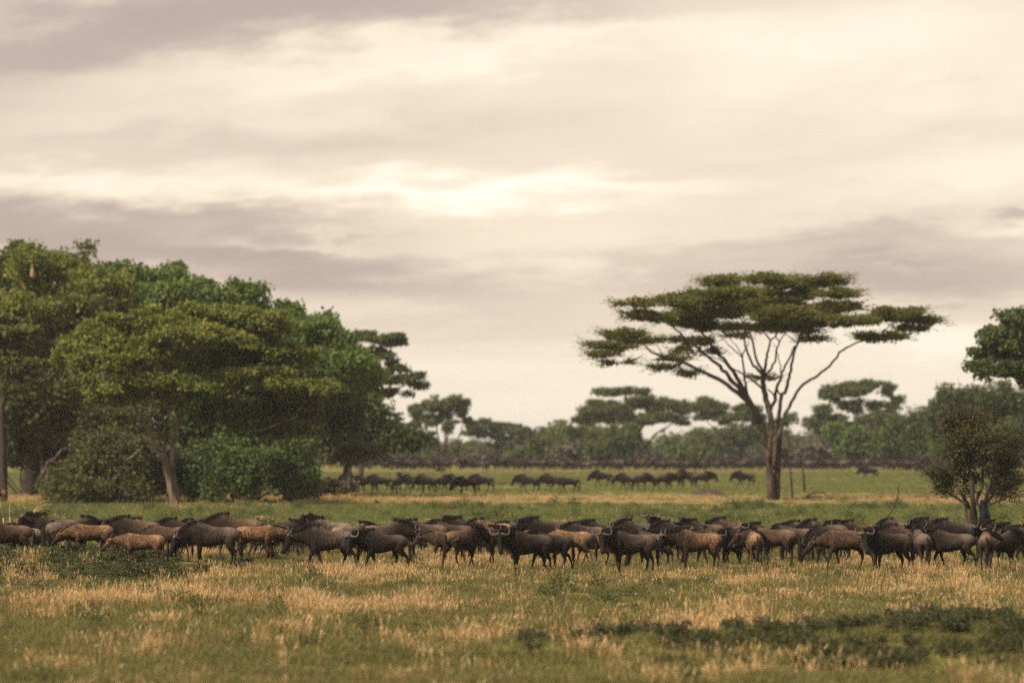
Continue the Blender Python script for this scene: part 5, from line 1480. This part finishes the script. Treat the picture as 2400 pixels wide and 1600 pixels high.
def tuft(name, mat, n, h, spread, lean, w, R, heads=False):
    V, F, T, A = [], [], [], []
    for i in range(n):
        r = abs(R.normal(0, spread)); th = R.uniform(0, 2 * np.pi)
        p = np.array([r * math.cos(th), r * math.sin(th), -.03])
        hh = h * R.uniform(.5, 1.15)
        ln = R.normal(0, lean, 2) + np.array([math.cos(th), math.sin(th)]) * lean * .6
        m = p + np.array([ln[0] * hh * .35, ln[1] * hh * .35, hh * .55])
        e = p + np.array([ln[0] * hh * 1.0, ln[1] * hh * 1.0, hh])
        an = R.uniform(0, np.pi); s = np.array([math.cos(an), math.sin(an), 0]) * w * .5
        k = len(V)
        V += [p - s, p + s, m + s * .9, m - s * .9, e]
        F.append((k, k+1, k+2, k+3)); T.append((k+3, k+2, k+4))
        a = R.random(); A += [a * .8, a * .8, a, a, min(1, a + .15)]
        if heads:
            k = len(V); s2 = s * 2.3
            d = (e - m) / np.linalg.norm(e - m)
            V += [e - d * .10, e - d * .03 + s2, e + d * .06, e - d * .03 - s2]; F.append((k, k+1, k+2, k+3)); A += [min(1, a + .3)] * 4
    me = mesh_np(name, V, [np.array(F), np.array(T)], M[mat], False, {'v': ('POINT', 'FLOAT', A)})
    return me


def herb(name, mat, n, rx, rz, size, R):
    bl = [(R.normal(0, rx * .4), R.normal(0, rx * .4), rz * .5, rx * .7, rx * .7, rz * .55) for i in range(3)]
    V, F, v = leaves(bl, n, size, rx * .22, 8, .9, 1.7, .5, .5, 0, R)
    V[:, 2] = np.abs(V[:, 2])
    return mesh_np(name, V, F, M[mat], False, {'v': ('POINT', 'FLOAT', v)})


def scatter(name, meshes, pts, scl, rot, idx, label):
    col = bpy.data.collections.new(name + '_sources')
    for i, me in enumerate(meshes):
        o = bpy.data.objects.new('%s_source_%02d' % (name, i), me); col.objects.link(o)
    me = mesh_np(name, pts, np.zeros((0, 3), int)) if False else bpy.data.meshes.new(name)
    me.vertices.add(len(pts)); me.vertices.foreach_set('co', np.asarray(pts, np.float32).ravel())
    for k, typ, arr in (('scl', 'FLOAT', scl), ('rot', 'FLOAT', rot), ('idx', 'INT', idx)):
        a = me.attributes.new(k, typ, 'POINT'); a.data.foreach_set('value', np.asarray(arr, np.int32 if typ == 'INT' else np.float32))
    o = link(name, me)
    tag(o, label, kind='stuff')
    ng = bpy.data.node_groups.new(name, 'GeometryNodeTree')
    ng.interface.new_socket('Geometry', in_out='INPUT', socket_type='NodeSocketGeometry')
    ng.interface.new_socket('Geometry', in_out='OUTPUT', socket_type='NodeSocketGeometry')
    N, Lk = ng.nodes, ng.links
    gi, go = N.new('NodeGroupInput'), N.new('NodeGroupOutput')
    ci = N.new('GeometryNodeCollectionInfo'); ci.inputs['Collection'].default_value = col
    ci.inputs['Separate Children'].default_value = True; ci.inputs['Reset Children'].default_value = True
    ip = N.new('GeometryNodeInstanceOnPoints')
    Lk.new(gi.outputs[0], ip.inputs['Points']); Lk.new(ci.outputs[0], ip.inputs['Instance'])
    ip.inputs['Pick Instance'].default_value = True
    def attr(nm, typ):
        a = N.new('GeometryNodeInputNamedAttribute'); a.data_type = typ; a.inputs['Name'].default_value = nm
        return a.outputs[0]
    Lk.new(attr('idx', 'INT'), ip.inputs['Instance Index'])
    Lk.new(attr('scl', 'FLOAT'), ip.inputs['Scale'])
    cx = N.new('ShaderNodeCombineXYZ'); Lk.new(attr('rot', 'FLOAT'), cx.inputs[2]); Lk.new(cx.outputs[0], ip.inputs['Rotation'])
    Lk.new(ip.outputs[0], go.inputs[0])
    md = o.modifiers.new('scatter', 'NODES'); md.node_group = ng
    return o


def grass_all():
    R = np.random.default_rng(123)
    gg = [tuft('green_tuft', 'ggreen', 70, .13, .20, .6, .013, R) for i in range(3)] + [tuft('green_tuft', 'ggreen', 60, .19, .18, .5, .012, R)]
    gd = [tuft('dry_tuft', 'gdry', 26, .44, .34, .15, .007, R, True) for i in range(3)] + [tuft('dry_tuft', 'gdry', 46, .27, .38, .24, .008, R, True) for i in range(3)]
    gb = [tuft('brown_tuft', 'gbrown', 50, .20, .18, .45, .010, R) for i in range(2)]
    gm = [tuft('meadow_tuft', 'gmead', 70, .14, .22, .6, .015, R) for i in range(3)] + [tuft('meadow_tuft', 'gmead', 60, .19, .2, .5, .014, R)]
    gh = [herb('herb_clump', 'herb', 420, .30, .15, .030, R), herb('herb_clump', 'herb', 340, .22, .20, .028, R)]
    gs = [herb('scrub_clump', 'scrub', 520, .42, .30, .05, R), herb('scrub_clump', 'scrub', 420, .34, .40, .05, R)]

    def place(kinds, dens, y0, y1, wfun, name, label, smin=.7, smax=1.3, sgrow=0.0, margin=7.0):
        """random points over the wedge the lens could see, thinned by wfun(photo x, photo y, X, Y)"""
        half = lambda Y: 1200 * Y / FPX + margin
        A = (y1 - y0) * 2 * half((y0 + y1) / 2)
        n = int(A * dens)
        Y = R.uniform(y0, y1, int(n * 1.5)); X = R.uniform(-1, 1, len(Y)) * half(y1)
        k = np.abs(X) < half(Y); X, Y = X[k], Y[k]
        px = 1200 + X * FPX / Y; py = HOR + CAMZ * FPX / Y
        w = wfun(px, py, X, Y)
        k = R.random(len(X)) < w
        X, Y = X[k], Y[k]
        s = R.uniform(smin, smax, len(X)) * (1 + sgrow * (Y - y0) / (y1 - y0))
        P = np.stack([X, Y, gz(X, Y)], 1)
        scatter(name, kinds, P, s, R.uniform(0, 6.28, len(X)), R.integers(0, len(kinds), len(X)), label)
        return len(X)

    DRY = [(60, 1330, 120, 60, 1.3), (200, 1400, 220, 26, .9), (560, 1400, 300, 30, .8), (420, 1330, 110, 34, 1.3), (450, 1300, 60, 20, 1), (330, 1420, 330, 28, .8), (780, 1350, 230, 22, 1.1), (820, 1425, 260, 24, .9), (1060, 1335, 170, 24, 1.1), (1050, 1295, 120, 20, .8),
           (1290, 1335, 120, 22, .8), (1700, 1370, 180, 20, .6), (1950, 1390, 420, 40, .55), (2200, 1335, 150, 24, .9), (2300, 1430, 150, 50, .9), (1700, 1470, 120, 30, 1.2), (1560, 1480, 220, 26, .8), (1180, 1510, 220, 20, .8),
           (1390, 1310, 60, 20, .8), (600, 1470, 300, 20, .3), (900, 1490, 120, 20, .3), (200, 1560, 60, 40, .4), (420, 1550, 300, 40, .22), (2050, 1330, 60, 26, .8), (2000, 1580, 500, 20, .4), (1500, 1590, 500, 30, .15)]
    HERB = [(230, 1350, 130, 26, 1.2), (30, 1420, 60, 26, 1), (430, 1430, 60, 22, .9), (600, 1385, 40, 14, 1), (760, 1385, 60, 12, .7), (250, 1450, 90, 12, .9), (440, 1385, 60, 18, .6), (1140, 1470, 90, 16, .4),
            (1400, 1400, 200, 20, .25), (1780, 1340, 40, 10, 1), (2170, 1355, 40, 10, 1), (650, 1530, 250, 20, .25), (300, 1590, 300, 20, .3), (60, 1290, 40, 14, .7), (820, 1490, 90, 14, .5)]
    SCR = [(1900, 1512, 420, 18, 1.2), (2200, 1530, 260, 26, 1.0), (1700, 1545, 220, 12, .7), (2120, 1455, 60, 16, 1), (2000, 1565, 260, 16, .6), (1480, 1520, 120, 8, .6), (2350, 1500, 100, 20, .7), (1350, 1555, 100, 8, .3)]

    def gs_sum(L, px, py):
        s = 0
        for (cx, cy, rx, ry, a) in L: s = s + a * np.exp(-((px - cx) / rx) ** 2 - ((py - cy) / ry) ** 2)
        return s

    nz = lambda X, Y, f, sd: fbm(X * f, Y * f * .55, sd, 3)
    tot = 0
    # zone in front of and under the near herd (photo rows 1290 to 1660)
    tot += place(gg, 17, 52, 136, lambda px, py, X, Y: np.clip(.95 - .55 * gs_sum(DRY, px, py) - .3 * gs_sum(SCR, px, py), .12, 1) * np.clip(nz(X, Y, .7, 9) * 2.4 - .35, .25, 1),
                 'green_grass', 'short green grass in front of and under the near herd', .7, 1.35)
    tot += place(gd, 4.6, 52, 136, lambda px, py, X, Y: np.clip(.010 + .55 * np.clip(gs_sum(DRY, px, py), 0, 1.3) ** 1.3 * np.clip(nz(X, Y, .5, 21) * 7 - 3.0, .02, 1.4) + .14 * np.clip(nz(X, Y, .4, 33) * 7 - 4.3, 0, 1), 0, 1),
                 'dry_grass', 'tall straw coloured dry grass among the green', .6, 1.25, -.30)
    tot += place(gb, 2.4, 52, 136, lambda px, py, X, Y: np.clip(nz(X, Y, .3, 41) * 6 - 3.0, .03, 1) * .8, 'brown_grass', 'withered brown grass in patches in front of the herd', .6, 1.2)
    tot += place(gh, 2, 52, 136, lambda px, py, X, Y: np.clip(.7 * gs_sum(HERB, px, py) * np.clip(nz(X, Y, .9, 53) * 5 - 2.0, 0, 1) + .16 * np.clip(nz(X, Y, .7, 51) * 6 - 3.8, 0, 1), 0, 1), 'green_herbs', 'dark green leafy herbs among the grass', .5, 1.15)
    tot += place(gs, 2.6, 52, 100, lambda px, py, X, Y: np.clip(1.0 * gs_sum(SCR, px, py) * np.clip(nz(X, Y, .9, 61) * 5 - 1.6, .0, 1), 0, 1), 'low_scrub', 'low dark scrub on the mound at the lower right', .3, .75)
    tot += place(gs, 1.2, 104, 134, lambda px, py, X, Y: np.clip(.8 * gs_sum([(230, 1345, 150, 24, 1.2), (30, 1400, 50, 30, 1), (400, 1420, 70, 20, .5), (60, 1300, 50, 20, .6)], px, py), 0, 1), 'left_scrub', 'dark green scrub in front of the herd at the left', .4, 1.0)
    # lush meadow right behind the herd (rows 1185 to 1290)
    tot += place(gm, 6, 136, 224, lambda px, py, X, Y: np.clip(nz(X, Y, .35, 71) * 2.4 - .3, .3, 1), 'meadow_grass', 'lush green meadow grass behind the near herd', 1.2, 2.0, 0, 10)
    tot += place(gh, .22, 136, 222, lambda px, py, X, Y: np.clip(nz(X, Y, .30, 81) * 6 - 3.2, .05, 1), 'meadow_herbs', 'dark herb clumps in the green meadow behind the herd', .8, 1.6, 0, 10)
    tot += place(gd + gb, .16, 134, 222, lambda px, py, X, Y: np.clip(nz(X, Y, .3, 91) * 4 - 2.0, .05, 1) * np.where(px < 500, 1.0, .6), 'meadow_straw', 'thin straw stalks in the meadow behind the herd', .7, 1.1, .2, 10)
    # straw strip and far meadow
    tot += place(gd + gm + gm, 1.6, 236, 262, lambda px, py, X, Y: np.clip(nz(X, Y, .12, 95) * 3.6 - .9, .15, 1), 'straw_strip', 'strip of straw coloured grass below the far meadow', .5, .9, 0, 11)
    tot += place(gm, 1.3, 262, 470, lambda px, py, X, Y: np.clip(nz(X, Y, .08, 97) * 2.4 - .3, .3, 1), 'far_meadow_grass', 'short green grass of the far meadow', .5, .9, .3, 13)
    print('tufts', tot)


grass_all()

# ------------------------------------------------------------------ haze
hz = bpy.data.materials.new('haze'); hz.use_nodes = True
t = NT(hz.node_tree); t.n.clear()
ho = t.new('ShaderNodeOutputMaterial')
pv = t.new('ShaderNodeVolumePrincipled')
pv.inputs['Color'].default_value = (.86, .88, .92, 1)
pv.inputs['Density'].default_value = 0.00011
t.l.new(pv.outputs[0], ho.inputs['Volume'])
x0, x1, y0, y1, z0, z1 = -3600, 3600, -80, 6600, -2.0, 21.5
V = [(x, y, z) for x in (x0, x1) for y in (y0, y1) for z in (z0, z1)]
o = link('haze', mesh_np('haze', V, np.array([(0, 1, 3, 2), (4, 6, 7, 5), (0, 4, 5, 1), (2, 3, 7, 6), (0, 2, 6, 4), (1, 5, 7, 3)]), hz))
tag(o, kind='stuff', label='thin warm evening haze over the plain')
